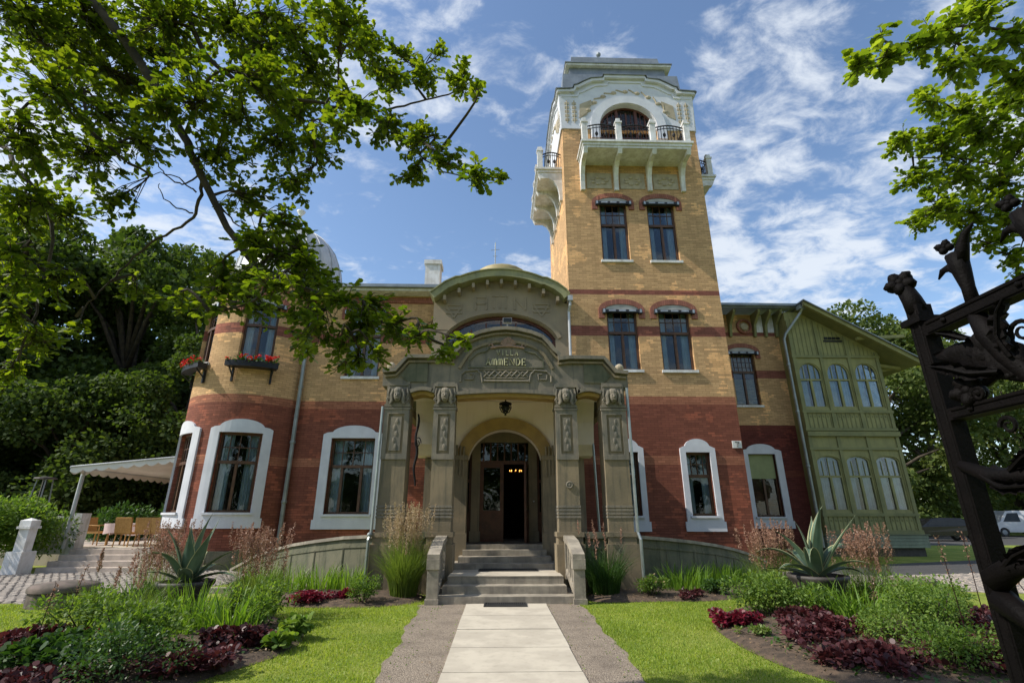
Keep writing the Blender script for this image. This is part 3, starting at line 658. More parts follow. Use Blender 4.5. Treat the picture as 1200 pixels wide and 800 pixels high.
for xa, xb, z0, z1, up in wins:
    hl = archhole(xa, xb, z0, z1, up); c = (xa + xb) / 2; zc = z0 + (z1 - z0) * .62
    ins = [(c + (a - c) * .88, (zc + (b_ - zc) * .95)) for a, b_ in hl]
    fb = MB().poly(hl, [ins[::-1]], .04, .12)
    fb.box(xa + .04, xb - .04, .03, .11, zc - .04, zc + .04).box(c - .05, c + .05, .035, .11, z0 + .05, zc - .04)
    for k in (1, 2, 3): x = xa + (xb - xa) * k / 4; fb.box(x - .016, x + .016, .06, .10, zc + .04, z1 - (.06 if up else .1) - (.12 if k != 2 else 0))
    f = vp(fb, 'window', OLIVE, xf=FG)
    vp(MB().poly(ins, [], .085, .09), 'pane', GLASS, xf=FG, parent=f)
    cu = MB(); nn = 14; gp = random.uniform(.02, .16)
    for (ca, cb_) in ((xa + .03, c - gp), (c + gp * random.uniform(.3, 1), xb - .03)):
        ph_ = random.uniform(0, 6); pts = [(ca + (cb_ - ca) * i / nn, .2 + .025 * math.sin(i * random.uniform(1.5, 1.9) + ph_)) for i in range(nn + 1)]
        cu.add([(a + (.03 * math.sin(ph_) if z == z0 else 0), q, z) for z in (z0, z1) for a, q in pts], [(i, i + 1, i + nn + 2, i + nn + 1) for i in range(nn)])
    vp(cu, 'curtain', CURT, xf=FG, parent=f, smooth=True)
vp(MB().box(GX0 + .16, GX1 - .2, .5, .55, .9, 10), 'bay_shade_backing', DARKIN, xf=FG)  # near-black sheet stands in for the unlit rooms behind the bay windows
pl = MB()
for k in range(4): pl.box(GX0 - .1, GX1 + .12, -.12 - .01 * (k % 2), .2, .34 + k * .125, .455 + k * .125)
pl.box(GX0 - .15, GX1 + .2, -.17, .2, .842, .858)
vp(pl, 'plinth_boards', SAGE, xf=FG); vp(MB().box(GX0, GX1, .05, 7.5, 0, .335), 'foundation', DARKIN if 0 else TERRA, xf=FG)
b = MB(); y0, y1 = 21.2, 30
def slab(b, x0, z0, x1, z1, t_, ya, yb): b.add([(x0, ya, z0), (x1, ya, z1), (x1, yb, z1), (x0, yb, z0), (x0, ya, z0 + t_), (x1, ya, z1 + t_), (x1, yb, z1 + t_), (x0, yb, z0 + t_)], [(0, 3, 2, 1), (4, 5, 6, 7), (0, 1, 5, 4), (1, 2, 6, 5), (2, 3, 7, 6), (3, 0, 4, 7)])
slab(b, 14.25, 11.03, 19.1, gz(19.1), .07, 21.35, 30); vp(b, 'bay_soffit', OLIVED)
b = MB(); slab(b, 14.2, 11.0, 19.2, gz(19.2) - .03, .2, 21.2, 21.35); vp(b, 'barge_board', OLIVE)
b = MB(); slab(b, 14.15, 11.21, 19.25, gz(19.25) + .17, .05, 21.1, 30.1); vp(b, 'bay_roof', METAL)
b = MB(); slab(b, 16.6, gz(16.6) - .25, 18.9, gz(16.6) - .10, .14, 21.5, 21.64); slab(b, 17.75, 8.3, 18.9, gz(18.9) - .12, .14, 22.2, 22.34); vp(b, 'eave_strut', OLIVE)
for yy in (22.4, 24, 26): 
    b = MB(); slab(b, 17.76, 8.0, 18.8, gz(18.8) - .1, .12, yy, yy + .12); vp(b, 'eave_strut', OLIVE)
b = MB().tube([(14.25, 21.5, 10.95), (14.2, 21.6, 10.75), (13.45, 21.88, 9.75), (13.35, 21.9, 9.5), (13.33, 21.9, .35)], .065, 8); b.box(14.1, 14.4, 21.4, 21.7, 10.9, 11.1)
for z in (8.2, 6.0, 3.6, 1.4): b.lathe([(.075, z), (.085, z + .02), (.085, z + .08), (.075, z + .1)], 13.33, 21.9, 8)
vp(b, 'downpipe', PIPE)

# ---- left wing and the round turret
F18 = frame(0, 18.1)
wall('left_wing_wall', rect(-7.75, -2.4, 0, 9.95), [hole(-6.13, -4.58, 1.65, 4.22), hole(-6.0, -4.72, 6.5, 9.15)], BRICK, F18)
window(-6.13, -4.58, 1.65, 4.22, 'white', F18); window(-6.0, -4.72, 6.5, 9.15, 'blue', F18)
vp(MB().box(-7.5, -2.6, -.05, .0, 9.5, 9.72), 'brick_frieze', ARCHB, xf=F18)
slabv = [(-8.2, 17.55, 9.9), (-2.4, 17.55, 9.9), (-2.4, 21.5, 10.9), (-8.2, 21.5, 10.9)]
def roofslab(name, vs, t_, mat):
    b = MB().add([q for q in vs] + [(x, y, z + t_) for x, y, z in vs], [(0, 3, 2, 1), (4, 5, 6, 7), (0, 1, 5, 4), (1, 2, 6, 5), (2, 3, 7, 6), (3, 0, 4, 7)]); return vp(b, name, mat)
roofslab('roof', slabv, .12, METAL)
roofslab('roof', [(-12, 21.5, 10.9), (8.2, 21.5, 10.9), (8.2, 30, 11.2), (-12, 30, 11.2)], .12, METAL)
vp(MB().box(-8.0, -2.4, 17.42, 17.55, 9.9, 10.02), 'gutter', METAL)
vp(MB().box(-7.6, -2.4, 17.56, 18.1, 9.80, 9.895), 'eave_board', WHITED)
vp(MB().box(-11.7, 13.6, 23.0, 30, 0, 10.85), 'rear_wing', BRICK)
TU = (-9.5, 19.2, 2.23); z = 1.7
uw = [(0.66 - .58, .66 + .58), (-1.63 - .55, -1.63 + .55)]
gw = [(0.66 - .66, .66 + .66), (-1.63 - .62, -1.63 + .62)]
wall('turret_wall', rect(-4.9, 2.4, 0, 10.1), [hole(a, b_, 1.7, 4.25) for a, b_ in gw] + [hole(a, b_, 6.75, 9.0) for a, b_ in uw], BRICK, bend=TU)
for a, b_ in gw: window(a, b_, 1.7, 4.25, 'white', bend=TU)
for a, b_ in uw: window(a, b_, 6.75, 9.0, 'blue', bend=TU)
vp(MB().box(-4.9, 2.4, -.25, 0, 10.0, 10.12).box(-4.9, 2.4, -.38, -.0, 10.122, 10.24), 'turret_cornice', WHITED, bend=TU)
tcx, tcy = -9.55, 20.3
prof = [(2.75, 10.2), (2.6, 10.55), (2.35, 10.9), (2.22, 11.3), (2.15, 11.8), (2.05, 12.3), (1.82, 12.85), (1.45, 13.35), (1.0, 13.7), (.45, 13.95), (.12, 14.1), (.07, 14.4)]
vp(MB().lathe(prof, tcx, tcy, 32), 'turret_roof', WMETAL, smooth=True)
sm = MB()
for k in range(20):
    a = 2 * math.pi * k / 20; sm.tube([(tcx + (r_ + .015) * math.cos(a), tcy + (r_ + .015) * math.sin(a), z) for r_, z in prof[:-2]], .022, 4)
vp(sm, 'roof_seams', WMETAL)
vp(MB().lathe([(.07, 14.3), (.12, 14.4), (.06, 14.5), (.05, 14.85), (.16, 15.02), (.2, 15.1), (.0, 15.12)], tcx, tcy, 10), 'turret_finial', WHITED, smooth=True)
b = MB().tube([(-7.45, 17.6, 9.9), (-7.45, 17.75, 9.6), (-7.45, 17.93, 9.3), (-7.45, 17.95, .3), (-7.40, 17.8, .15)], .075, 8)
for z in (8, 6, 4, 2): b.lathe([(.085, z), (.1, z + .02), (.1, z + .08), (.085, z + .1)], -7.45, 17.95, 8)
vp(b, 'downpipe', PIPE)
vp(MB().box(-11.9, -7.7, 17.0, 17.1, 0, .0), 'plinth', STONED) if 0 else None
vp(MB().box(-4.9, 2.4, -.08, .0, 0, .55), 'plinth', STONED, bend=TU)
ch = MB().box(-3.5, -2.85, 19.9, 20.6, 10.4, 12.2).box(-3.56, -2.79, 19.84, 20.66, 12.2, 12.4)
vp(ch, 'chimney', WHITED)
vp(MB().tube([(-.4, 20, 10.5), (-.4, 20, 13.4)], .02, 5).tube([(-.6, 20, 13.0), (-.2, 20, 13.05)], .012, 4).tube([(-.5, 20, 12.7), (-.3, 20, 12.7)], .012, 4), 'antenna', PIPE)

# ---- curved gable bay over the porch
GC = -.12; F_ = frame(0, 17.05)
g_out = [(GC - 2.5, 4.6), (GC + 2.5, 4.6), (GC + 2.5, 9.15)] + arc(GC, 7.62, 3.0, 2.45, 37, 143, 18) + [(GC - 2.5, 9.15)]
seg = [(GC - 2.0, 5.2), (GC + 2.0, 5.2), (GC + 2.0, 7.70)] + arc(GC, 7.35, 2.12, 1.28, 18, 162, 18) + [(GC - 2.0, 7.70)]
vp(MB().poly(g_out, [seg[::-1]], 0, .4), 'gable_wall', STUCCO, xf=F_)
vp(MB().strip(arc(GC, 7.35, 2.16, 1.32, 165, 15, 18), -.14, -.06, -.003), 'window_moulding', STUCCO, xf=F_)
gb = MB().poly(seg, [[(GC + (a - GC) * .95, 7.0 + (b_ - 7.0) * .93) for a, b_ in seg][::-1]], .2, .3)
for k in range(-3, 4): gb.box(GC + k * .55 - .03, GC + k * .55 + .03, .2, .28, 5.2, 8.45 - .09 * k * k)
gb.box(GC - 2, GC + 2, .19, .29, 7.2, 7.3)
f = vp(gb, 'gable_window', WOODR, xf=F_)
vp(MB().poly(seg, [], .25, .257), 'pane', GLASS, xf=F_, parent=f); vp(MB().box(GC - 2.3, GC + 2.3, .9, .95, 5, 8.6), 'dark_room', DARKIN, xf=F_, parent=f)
orn = MB()
for cxo, kind in ((-1.75, 0), (-.75, 1), (-.05, 2), (.7, 3), (1.5, 0)):
    x = GC + cxo; z = 9.12 - .11 * cxo * cxo; t_ = .04
    def bar(a, c_, q=t_): orn.tube([(x + a[0], -.0, z + a[1]), (x + c_[0], -.0, z + c_[1])], q, 4)
    if kind == 0: [bar((-.3, .2 - .16 * k), (.3, .2 - .16 * k)) for k in range(3)]; bar((-.3, .2), (.0, -.3)); bar((.3, .2), (0, -.3))
    if kind == 1: bar((-.2, -.25), (-.2, .25)); bar((.2, -.25), (.2, .25)); bar((-.2, .25), (.2, .25)); bar((-.2, 0), (.2, 0))
    if kind == 2: bar((-.22, -.25), (-.22, .25)); bar((.22, -.25), (.22, .25)); bar((-.3, .25), (.3, .25)); bar((0, -.25), (0, .25))
    if kind == 3: bar((-.2, .25), (-.2, -.25)); bar((-.2, .25), (.2, -.25)); bar((.2, -.25), (.2, .25))
vp(orn, 'gable_ornament', STUCCO, xf=F_)
ev = [(GC - 2.62, 9.02), (GC - 2.4, 9.2), (GC - 2.1, 9.45), (GC - 1.7, 9.66)] + arc(GC, 7.0, 3.4, 3.0, 117, 63, 12) + [(GC + 1.7, 9.66), (GC + 2.1, 9.45), (GC + 2.4, 9.2), (GC + 2.53, 9.02)]
vp(MB().strip([(a, b_ + .26) for a, b_ in ev], .26, -.45, .1), 'gable_eave', PATINA, xf=F_)
vp(MB().strip([(a, b_ + .30) for a, b_ in ev], .04, -.5, 4.5), 'gable_roof', PATINA, xf=F_)
dn = MB()
for k in range(-4, 5): x = GC + k * .52; dn.box(x - .05, x + .05, -.38, -.003, 9.72 - .042 * k * k, 9.9 - .042 * k * k)
vp(dn, 'dentils', STUCCO, xf=F_)
vp(MB().lathe([(1.0, 10.2), (1.0, 10.48), (.92, 10.55), (.6, 10.65), (.3, 10.70), (.0, 10.71)], GC + .0, 17.6, 20), 'small_dome', YROOF, smooth=True)
vp(MB().box(GC - 2.5, GC - 2.2, .4, 1.2, 4.6, 9.2).box(GC + 2.2, GC + 2.5, .4, 1.2, 4.6, 9.2), 'gable_side', STUCCO, xf=F_)
b = MB().box(2.32, 2.5, 16.6, 16.8, 9.05, 9.25).tube([(2.41, 16.7, 9.1), (2.41, 16.72, 8.9), (2.38, 16.9, 8.7), (2.38, 16.92, 4.8)], .05, 8); vp(b, 'downpipe', WMETAL)

# ================================================================== PORCH (part of the villa)
def column(xc, w_, name='porch_column'):
    y0 = 12.0; b = MB(); x0, x1 = xc - w_ / 2, xc + w_ / 2
    b.box(x0, x1, y0, y0 + .55, 1.25, 4.62)
    c = vp(b, name, STONE, bevel=.015)
    p_ = MB().box(x0 - .07, x1 + .07, y0 - .08, y0 + .62, 0, 1.0).box(x0 - .03, x1 + .03, y0 - .04, y0 + .58, 1.0, 1.15).box(x0 - .06, x1 + .06, y0 - .06, y0 + .6, 1.15, 1.25)
    vp(p_, 'pedestal', STONE, parent=c, bevel=.012)
    g_ = MB()
    for k in range(4): g_.box(x0 - .012, x1 + .012, y0 - .014, y0 + .55, 1.55 + k * .075, 1.60 + k * .075)
    vp(g_, 'banding', STONEG, parent=c)
    s_ = MB().poly(rect(x0 - .012, x1 + .012, 2.85, 4.03), [hole(x0 + .10, x1 - .10, 2.98, 3.92)], y0 - .03, y0 + .02)
    s_.box(x0 + .16, x1 - .16, y0 - .022, y0 + .01, 3.05, 3.85)
    s_.box(x0 - .03, x1 + .03, y0 - .045, y0 + .02, 4.03, 4.08)
    for k in range(5): s_.ball((xc + (-1) ** k * .025, y0 - .024, 3.15 + k * .15), (.04, .012, .07), 6, 5)
    vp(s_, 'shaft_panel', STONEG, parent=c)
    h = MB(); zc = 4.36; yy = y0 - .07
    h.box(x0 - .02, x1 + .02, y0 - .04, y0 + .56, 4.10, 4.16).box(x0 + .02, x1 - .02, y0 - .03, y0 + .1, 4.16, 4.72)
    h.ball((xc, yy, zc), (.105, .10, .15), 12, 9)                 # face
    h.ball((xc, yy + .02, zc + .10), (.13, .11, .12), 12, 7)       # hair cap
    h.tube([(xc, yy - .09, zc + .03), (xc, yy - .125, zc - .03)], [.012, .022], 6)      # nose
    h.tube([(xc - .045, yy - .09, zc - .075), (xc + .045, yy - .09, zc - .075)], .010, 5)   # mouth
    for s in (-1, 1):
        h.ball((xc + s * .042, yy - .088, zc + .03), (.02, .012, .010), 6, 4)
        h.tube([(xc + s * .11, yy - .01, zc + .16), (xc + s * .15, yy - .02, zc + .02), (xc + s * .13, yy - .02, zc - .13), (xc + s * .17, yy - .02, zc - .2)], [.04, .045, .04, .03], 6)
        sc = [(xc + s * (.21 + .055 * math.cos(t) * (1 - t / 14)), yy + .02, zc - .10 + .075 * math.sin(t) * (1 - t / 14)) for t in [i * .6 for i in range(16)]]
        h.tube(sc, .016, 5); h.tube([(xc + s * .22, yy + .03, zc + .2), (xc + s * .24, yy + .02, zc + .05), (xc + s * .22, yy + .03, zc - .02)], .025, 5)
    h.box(xc - w_ / 2 + .05, xc + w_ / 2 - .05, y0 - .05, y0, 4.62, 4.66)
    vp(h, 'carved_head', STONEG, parent=c, smooth=False)
    return c
for xc, w_ in ((-2.64, .58), (-1.49, .50), (1.47, .50), (2.64, .58)): column(xc, w_)
# entablature / carved pediment
def wavy(x0, x1, zc, rise, n=10): return [(x0 + (x1 - x0) * i / n, zc + rise * math.sin(math.pi * i / n)) for i in range(n + 1)]
half = [(1.34, 5.33), (1.38, 5.42), (1.25, 5.55), (1.12, 5.73), (.95, 5.91), (.66, 6.03), (.32, 6.11), (0, 6.14)]
top = [(3.05, 4.98), (2.78, 5.0), (2.48, 5.36), (1.6, 5.37)] + half; top = top + [(-a, b_) for a, b_ in top[-2::-1]]
bottom = [(-3.05, 4.62), (-2.36, 4.62)] + wavy(-2.34, -1.76, 4.44, .07) + [(-1.74, 4.60), (-1.24, 4.60)] + wavy(-1.22, 1.22, 4.40, .06) + [(1.24, 4.60), (1.74, 4.60)] + wavy(1.76, 2.34, 4.44, .07) + [(2.36, 4.62), (3.05, 4.62)]
vp(MB().poly(bottom + top, [], 12.0, 12.45), 'porch_pediment', STONEG)
tl = top[::-1]
vp(MB().strip([(a, b_ + .04) for a, b_ in tl], .09, 11.86, 12.5), 'pediment_cornice', STONEG)
vp(MB().strip([(a * .985, b_ - .10) for a, b_ in tl], .05, 11.93, 11.998), 'pediment_moulding', STONE)
def sc_(q, k, dz): return [(a * k, 5.0 + (b_ - 5.0) * dz) for a, b_ in q]
inner = [(1.2, 5.10), (1.02, 5.42), (.85, 5.62), (.62, 5.73), (.3, 5.82), (0, 5.84)]; inner = [(-a, b_) for a, b_ in inner] + inner[-2::-1]
vp(MB().strip(inner, .07, 11.955, 11.998), 'pediment_moulding', PEACH if 0 else STONE)
inn2 = [(.95, 5.12), (.95, 5.3), (.75, 5.5), (.5, 5.56), (.42, 5.66), (0, 5.68)]; inn2 = [(-a, b_) for a, b_ in inn2] + inn2[-2::-1]
vp(MB().strip(inn2, .035, 11.965, 11.998).box(-.95, .95, 11.965, 11.998, 5.09, 5.12), 'name_panel', STONED)
vp(MB().strip([(a, b_) for a, b_ in bottom[2:-2]], -.09, 11.94, 11.998), 'pediment_moulding', STONEG)
oc = MB()
for a_, b_ in ((-2.34, -1.76), (-1.22, 1.22), (1.76, 2.34)):
    oc.strip([(a, c_ - .002) for a, c_ in wavy(a_, b_, 4.44 if abs(a_ - b_) < 1 else 4.40, .065)], .08, 12.06, 12.44)
vp(oc, 'ochre_soffit', OCHRE)
for s in (-1, 1):
    p_ = [(s * 1.95, 4.72), (s * 2.42, 4.72), (s * 2.62, 4.88), (s * 2.40, 5.2), (s * 1.95, 5.22)]
    vp(MB().poly(p_ if s > 0 else p_[::-1], [], 11.97, 11.998), 'side_panel', STONED)
# crown ornament, meander band, lettering: strokes standing 2 cm off the stone
cr_ = MB()
for k in range(-5, 6):
    a = R(90 - k * 13); cr_.tube([(.05 + .10 * math.cos(a), 11.975, 5.66 + .02), (.05 + (.23 - .012 * abs(k)) * math.cos(a) * 1.25, 11.965, 5.68 + (.23 - .02 * abs(k)) * math.sin(a))], [.02, .03], 5)
cr_.tube([(-.42 + .85 * i / 10 + .03, 11.97, 5.62 + .05 * math.sin(math.pi * i / 10)) for i in range(11)], .028, 5)
for s in (-1, 1): cr_.tube([(.03 + s * (.42 + .05 * math.cos(t)), 11.97, 5.67 + .06 * math.sin(t)) for t in [i * .7 for i in range(8)]], .02, 5)
vp(cr_, 'crown_ornament', PEACH)
mb = MB(); zb = 4.88
def ln(pts, r_=.022): mb.tube([(a, 11.985, b_) for a, b_ in pts], r_, 5)
for s in (-1, 1):
    ln([(s * 1.13, zb - .14), (s * 1.13, zb + .02), (s * 1.02, zb + .13), (s * .72, zb + .16), (s * .62, zb + .05), (s * .58, zb - .15)], .028)
    ln([(s * 1.02, zb + .04), (s * 1.02, zb - .08), (s * .82, zb - .08), (s * .8, zb + .05), (s * .9, zb + .06)], .022)
for k in range(4):
    x = -.42 + k * .28
    ln([(x - .14, zb + .14), (x, zb + .0), (x + .14, zb + .14)], .022); ln([(x - .14, zb - .02), (x, zb + .12), (x + .14, zb - .02)], .018)
ln([(-.55, zb - .12), (.55, zb - .12)], .026); ln([(-.5, zb - .05), (.5, zb - .05)], .016); ln([(-.75, zb + .17), (.75, zb + .17)], .018)
vp(mb, 'meander_band', STONEG)
G_ = {'V': [[(0, 1), (.5, 0), (1, 1)]], 'I': [[(.5, 0), (.5, 1)]], 'L': [[(.1, 1), (.1, 0), (.9, 0)]], 'A': [[(0, 0), (.5, 1), (1, 0)], [(.2, .38), (.8, .38)]],
      'M': [[(0, 0), (0, .6), (.12, .92), (.25, 1), (.38, .92), (.5, .6), (.5, 0)], [(.5, .6), (.62, .92), (.75, 1), (.88, .92), (1, .6), (1, 0)]],
      'E': [[(.9, 1), (.1, 1), (.1, 0), (.9, 0)], [(.1, .5), (.7, .5)]], 'N': [[(0, 0), (0, 1), (1, 0), (1, 1)]], 'D': [[(.1, 0), (.1, 1), (.6, 1), (.95, .7), (.95, .3), (.6, 0), (.1, 0)]]}
def letters(txt, xc, z, h, pitch, wd, yy, mat, r_=.011, par=villa, name='lettering', rise=0):
    b = MB(); n = len(txt)
    for i, ch_ in enumerate(txt):
        x = xc + (i - (n - 1) / 2) * pitch - wd / 2; zz_ = z + rise * (1 - ((i - (n - 1) / 2) / (n / 2)) ** 2)
        for st in G_[ch_]: b.tube([(x + a * wd, yy, zz_ + c_ * h) for a, c_ in st], r_, 4)
    return b.build(name, mat, par)
letters('VILLA', .03, 5.43, .13, .115, .075, 11.978, GOLD, .014); letters('AMMENDE', .0, 5.17, .17, .15, .11, 11.978, GOLD, .015)
# sphere finials on the outer corners
for s in (-1, 1): vp(MB().ball((s * 2.9, 12.15, 5.16), .11, 12, 9).lathe([(.09, 5.0), (.05, 5.04), (.05, 5.08)], s * 2.9, 12.15, 10).box(s * 2.9 - .16, s * 2.9 + .16, 11.9, 12.4, 4.985, 5.03), 'ball_finial', RELIEF)
vp(MB().box(-3.0, 3.0, 12.45, 17.0, 4.66, 4.86), 'porch_roof', STONED)
vp(MB().box(-2.95, 2.95, 12.46, 13.68, 4.62, 4.658), 'porch_ceiling', CREAM)
for s in (-1, 1): vp(MB().box(s * 2.9 - .1, s * 2.9 + .1, 12.56, 16.95, 4.45, 4.64), 'side_beam', STONE)
# arch wall
AW = 13.7; ah = [(-1.0, .92), (1.0, .92), (1.0, 2.9)] + arc(0, 2.9, 1.0, .93, 0, 180, 20)[1:-1] + [(-1.0, 2.9)]
up_ = [(-2.1, 3.05), (-1.0, 3.05)] + arc(0, 2.9, 1.0, .93, 171, 9, 20) + [(1.0, 3.05), (2.1, 3.05), (2.1, 4.62), (-2.1, 4.62)]
vp(MB().poly(up_, [], AW, AW + .4), 'arch_wall', CREAM)
for s in (-1, 1):
    a, b_ = sorted((s * 1.0, s * 2.1)); vp(MB().box(a, b_, AW, AW + .4, .4, 3.048), 'arch_pier', STONE, bevel=.01)
    vp(MB().box(*sorted((s * .97, s * 1.38)), AW - .22, AW - .002, .45, 1.18).box(*sorted((s * 1.0, s * 1.32)), AW - .16, AW - .002, 1.18, 3.0).box(*sorted((s * .98, s * 1.42)), AW - .2, AW - .002, 3.0, 3.12), 'pilaster', STONE, bevel=.012)
    fl = MB()
    for k in range(3): fl.tube([(s * (1.1 + .09 * k), AW - .17, 2.55 + .05 * k), (s * (1.1 + .09 * k), AW - .175, 3.35 + .02 * k)], .03, 5)
    vp(fl, 'pilaster_flutes', STONE)
    vp(MB().box(*sorted((s * 1.72, s * 2.12)), AW - .12, AW - .002, .4, 3.05), 'pilaster', OCHRE if 0 else STONE)
    # plaster brackets swelling out of the side bays
    br = MB(); pts = [(AW - .01, 3.06), (AW - .35, 3.1), (AW - .62, 3.35), (AW - .72, 3.9), (AW - .95, 4.4), (AW - 1.2, 4.61), (AW - .01, 4.61)]
    xa, xb = sorted((s * 1.8, s * 2.32)); n = len(pts)
    br.add([(x, a_, z) for x in (xa, xb) for a_, z in pts], [tuple(range(n)), tuple(range(n, 2 * n))[::-1]] + [(i, (i + 1) % n, (i + 1) % n + n, i + n) for i in range(n)])
    vp(br, 'plaster_bracket', CREAM)
vp(MB().poly(arc(0, 2.9, 1.33, 1.25, 3, 177, 22) + arc(0, 2.9, 1.0, .93, 177, 3, 22), [], AW - .10, AW - .002), 'archivolt', OCHRE)
# vestibule walls and doors
vp(MB().box(-2.1, -1.85, AW + .4, 17, .4, 4.64).box(1.85, 2.1, AW + .4, 17, .4, 4.64), 'vestibule_wall', STONE)
DY = 14.65
vp(MB().box(-1.85, 1.85, AW + .41, DY + 2.3, .80, .915), 'vestibule_floor', STEPS)
vp(MB().poly(rect(-1.84, 1.84, .92, 4.6), [hole(-.70, .70, .922, 3.62), hole(-1.5, -.92, .922, 3.62), hole(.92, 1.5, .922, 3.62)], DY, DY + .2), 'door_surround', STONE)
for s in (-1, 1): vp(MB().box(*sorted((s * .69, s * .93)), DY - .05, DY - .002, 1.2, 3.7).box(*sorted((s * .66, s * .96)), DY - .09, DY - .002, .92, 1.2), 'door_post', STONE)
def doorleaf(x0, x1, nm, glass=True, xf=None):
    b = MB(); t_ = .10; zt = 3.0
    b.box(x0, x0 + t_, DY + .06, DY + .12, .93, zt).box(x1 - t_, x1, DY + .06, DY + .12, .93, zt).box(x0 + t_, x1 - t_, DY + .06, DY + .12, .93, 1.05).box(x0 + t_, x1 - t_, DY + .06, DY + .12, zt - .1, zt)
    b.box(x0 + t_, x1 - t_, DY + .06, DY + .12, 1.62, 1.74).box(x0 + t_, x1 - t_, DY + .08, DY + .10, 1.05, 1.62)
    for k in range(3): xx = x0 + t_ + (x1 - x0 - 2 * t_) * (k + .5) / 3; b.box(xx - .03, xx + .03, DY + .07, DY + .079, 1.1, 1.56)
    d = vp(b, nm, WOODR, xf=xf)
    vp(MB().box(x0 + t_, x1 - t_, DY + .085, DY + .093, 1.74, zt - .1), 'pane', GLASS, parent=d, xf=xf)
    return d
doorleaf(-.69, -.02, 'door')
hinge = Matrix.Translation((.69, DY + .1, 0)) @ Matrix.Rotation(R(78), 4, 'Z') @ Matrix.Translation((-.69, -DY - .1, 0))
d2 = doorleaf(.02, .69, 'door', xf=hinge)
tm = MB().box(-.69, .69, DY + .05, DY + .13, 3.0, 3.10)
for k in range(7): x = -.6 + k * .2; tm.box(x - .02, x + .02, DY + .06, DY + .11, 3.1, 3.6)
vp(tm, 'transom', WOODR); vp(MB().box(-.69, .69, DY + .08, DY + .087, 3.1, 3.61), 'transom_pane', GLASS)
for s in (-1, 1):
    xa, xb = sorted((s * .93, s * 1.49)); b = MB().box(xa, xb, DY + .05, DY + .12, .93, 1.7).box(xa, xa + .07, DY + .05, DY + .12, 1.7, 3.6).box(xb - .07, xb, DY + .05, DY + .12, 1.7, 3.6).box(xa + .07, xb - .07, DY + .05, DY + .12, 2.5, 2.58)
    d = vp(b, 'sidelight', WOODR); vp(MB().box(xa + .07, xb - .07, DY + .08, DY + .088, 1.7, 3.6), 'pane', GLASS, parent=d)
vp(MB().ball((.83, DY - .07, 1.98), .022, 8, 6), 'bell_button', PLATE)
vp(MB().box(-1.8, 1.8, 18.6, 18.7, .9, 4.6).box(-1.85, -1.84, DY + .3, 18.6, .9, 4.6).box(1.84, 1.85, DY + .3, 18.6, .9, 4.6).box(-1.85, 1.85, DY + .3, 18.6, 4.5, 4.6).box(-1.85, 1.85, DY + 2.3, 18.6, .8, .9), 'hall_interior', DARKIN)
# floors, steps
st = MB()
vp(MB().box(-1.52, 1.50, 10.62, 13.4, 0, .135), 'step', STEPS, bevel=.012)
vp(MB().box(-1.27, 1.22, 10.97, 13.4, .135, .275), 'step', STEPS, bevel=.012)
vp(MB().box(-1.20, 1.20, 11.31, 13.4, .275, .42), 'step', STEPS, bevel=.012)
vp(MB().box(-1.18, 1.18, 11.30, 12.7, .42, .425), 'landing', CONC)
vp(MB().box(-1.36, 1.30, 12.62, 14.4, .425, .545), 'step', STEPS, bevel=.012)
for k, (y_, w_, z0, z1) in enumerate(((12.95, 1.12, .545, .67), (13.28, 1.04, .67, .80), (13.62, .99, .80, .915))): vp(MB().box(-w_, w_, y_, 14.4, z0, z1), 'step', STEPS, bevel=.012)
vp(MB().box(-2.1, -1.2, 12.55, 13.9, 0, .54).box(1.2, 2.1, 12.55, 13.9, 0, .54), 'porch_base', STONED)
for s in (-1, 1):
    a, b_ = sorted((s * 1.8, s * 2.3)); vp(MB().box(a, b_, 12.06, 12.4, 0, 1.12).box(a, b_, 11.98, 12.44, 1.12, 1.25), 'base_wall', STONED)
    vp(MB().poly(rect(a + .06, b_ - .06, .35, .95), [hole(a + .12, b_ - .12, .41, .89)], 12.03, 12.058), 'base_panel', STONED)
    # stair balustrade
    x0, x1 = sorted((s * 1.32, s * 1.52)); sh = .12 * s
    bl = MB()
    def sl2(ya, za, yb, zb, t_, xa, xb, dxa=0, dxb=0):
        bl.add([(xa + dxa, ya, za), (xb + dxa, ya, za), (xb + dxb, yb, zb), (xa + dxb, yb, zb), (xa + dxa, ya, za + t_), (xb + dxa, ya, za + t_), (xb + dxb, yb, zb + t_), (xa + dxb, yb, zb + t_)],
               [(0, 3, 2, 1), (4, 5, 6, 7), (0, 1, 5, 4), (1, 2, 6, 5), (2, 3, 7, 6), (3, 0, 4, 7)])
    sl2(10.55, .78, 11.3, 1.0, .11, x0 - .02, x1 + .02); sl2(11.3, 1.0, 12.0, 1.08, .11, x0 - .02, x1 + .02)
    sl2(10.85, .16, 11.9, .42, .10, x0, x1)
    c = vp(bl, 'stair_balustrade', PINKST if 0 else STEPS, bevel=.01)
    vp(MB().box(x0 - .01, x1 + .01, 10.56, 10.74, .0, .79).box(x0 - .03, x1 + .03, 10.52, 10.78, .0, .1).box(x0 - .025, x1 + .025, 10.53, 10.76, .62, .80), 'newel', STEPS, parent=c, bevel=.01)
    vp(MB().box(x0, x1, 11.85, 12.0, .3, 1.1), 'newel', STEPS, parent=c, bevel=.01)
    for k in range(4): yy = 10.92 + k * .25; vp(MB().box(x0 + .03, x1 - .03, yy - .045, yy + .045, .18 + (yy - 10.85) * .22, .84 + (yy - 10.6) * .25), 'baluster', STEPS, parent=c)
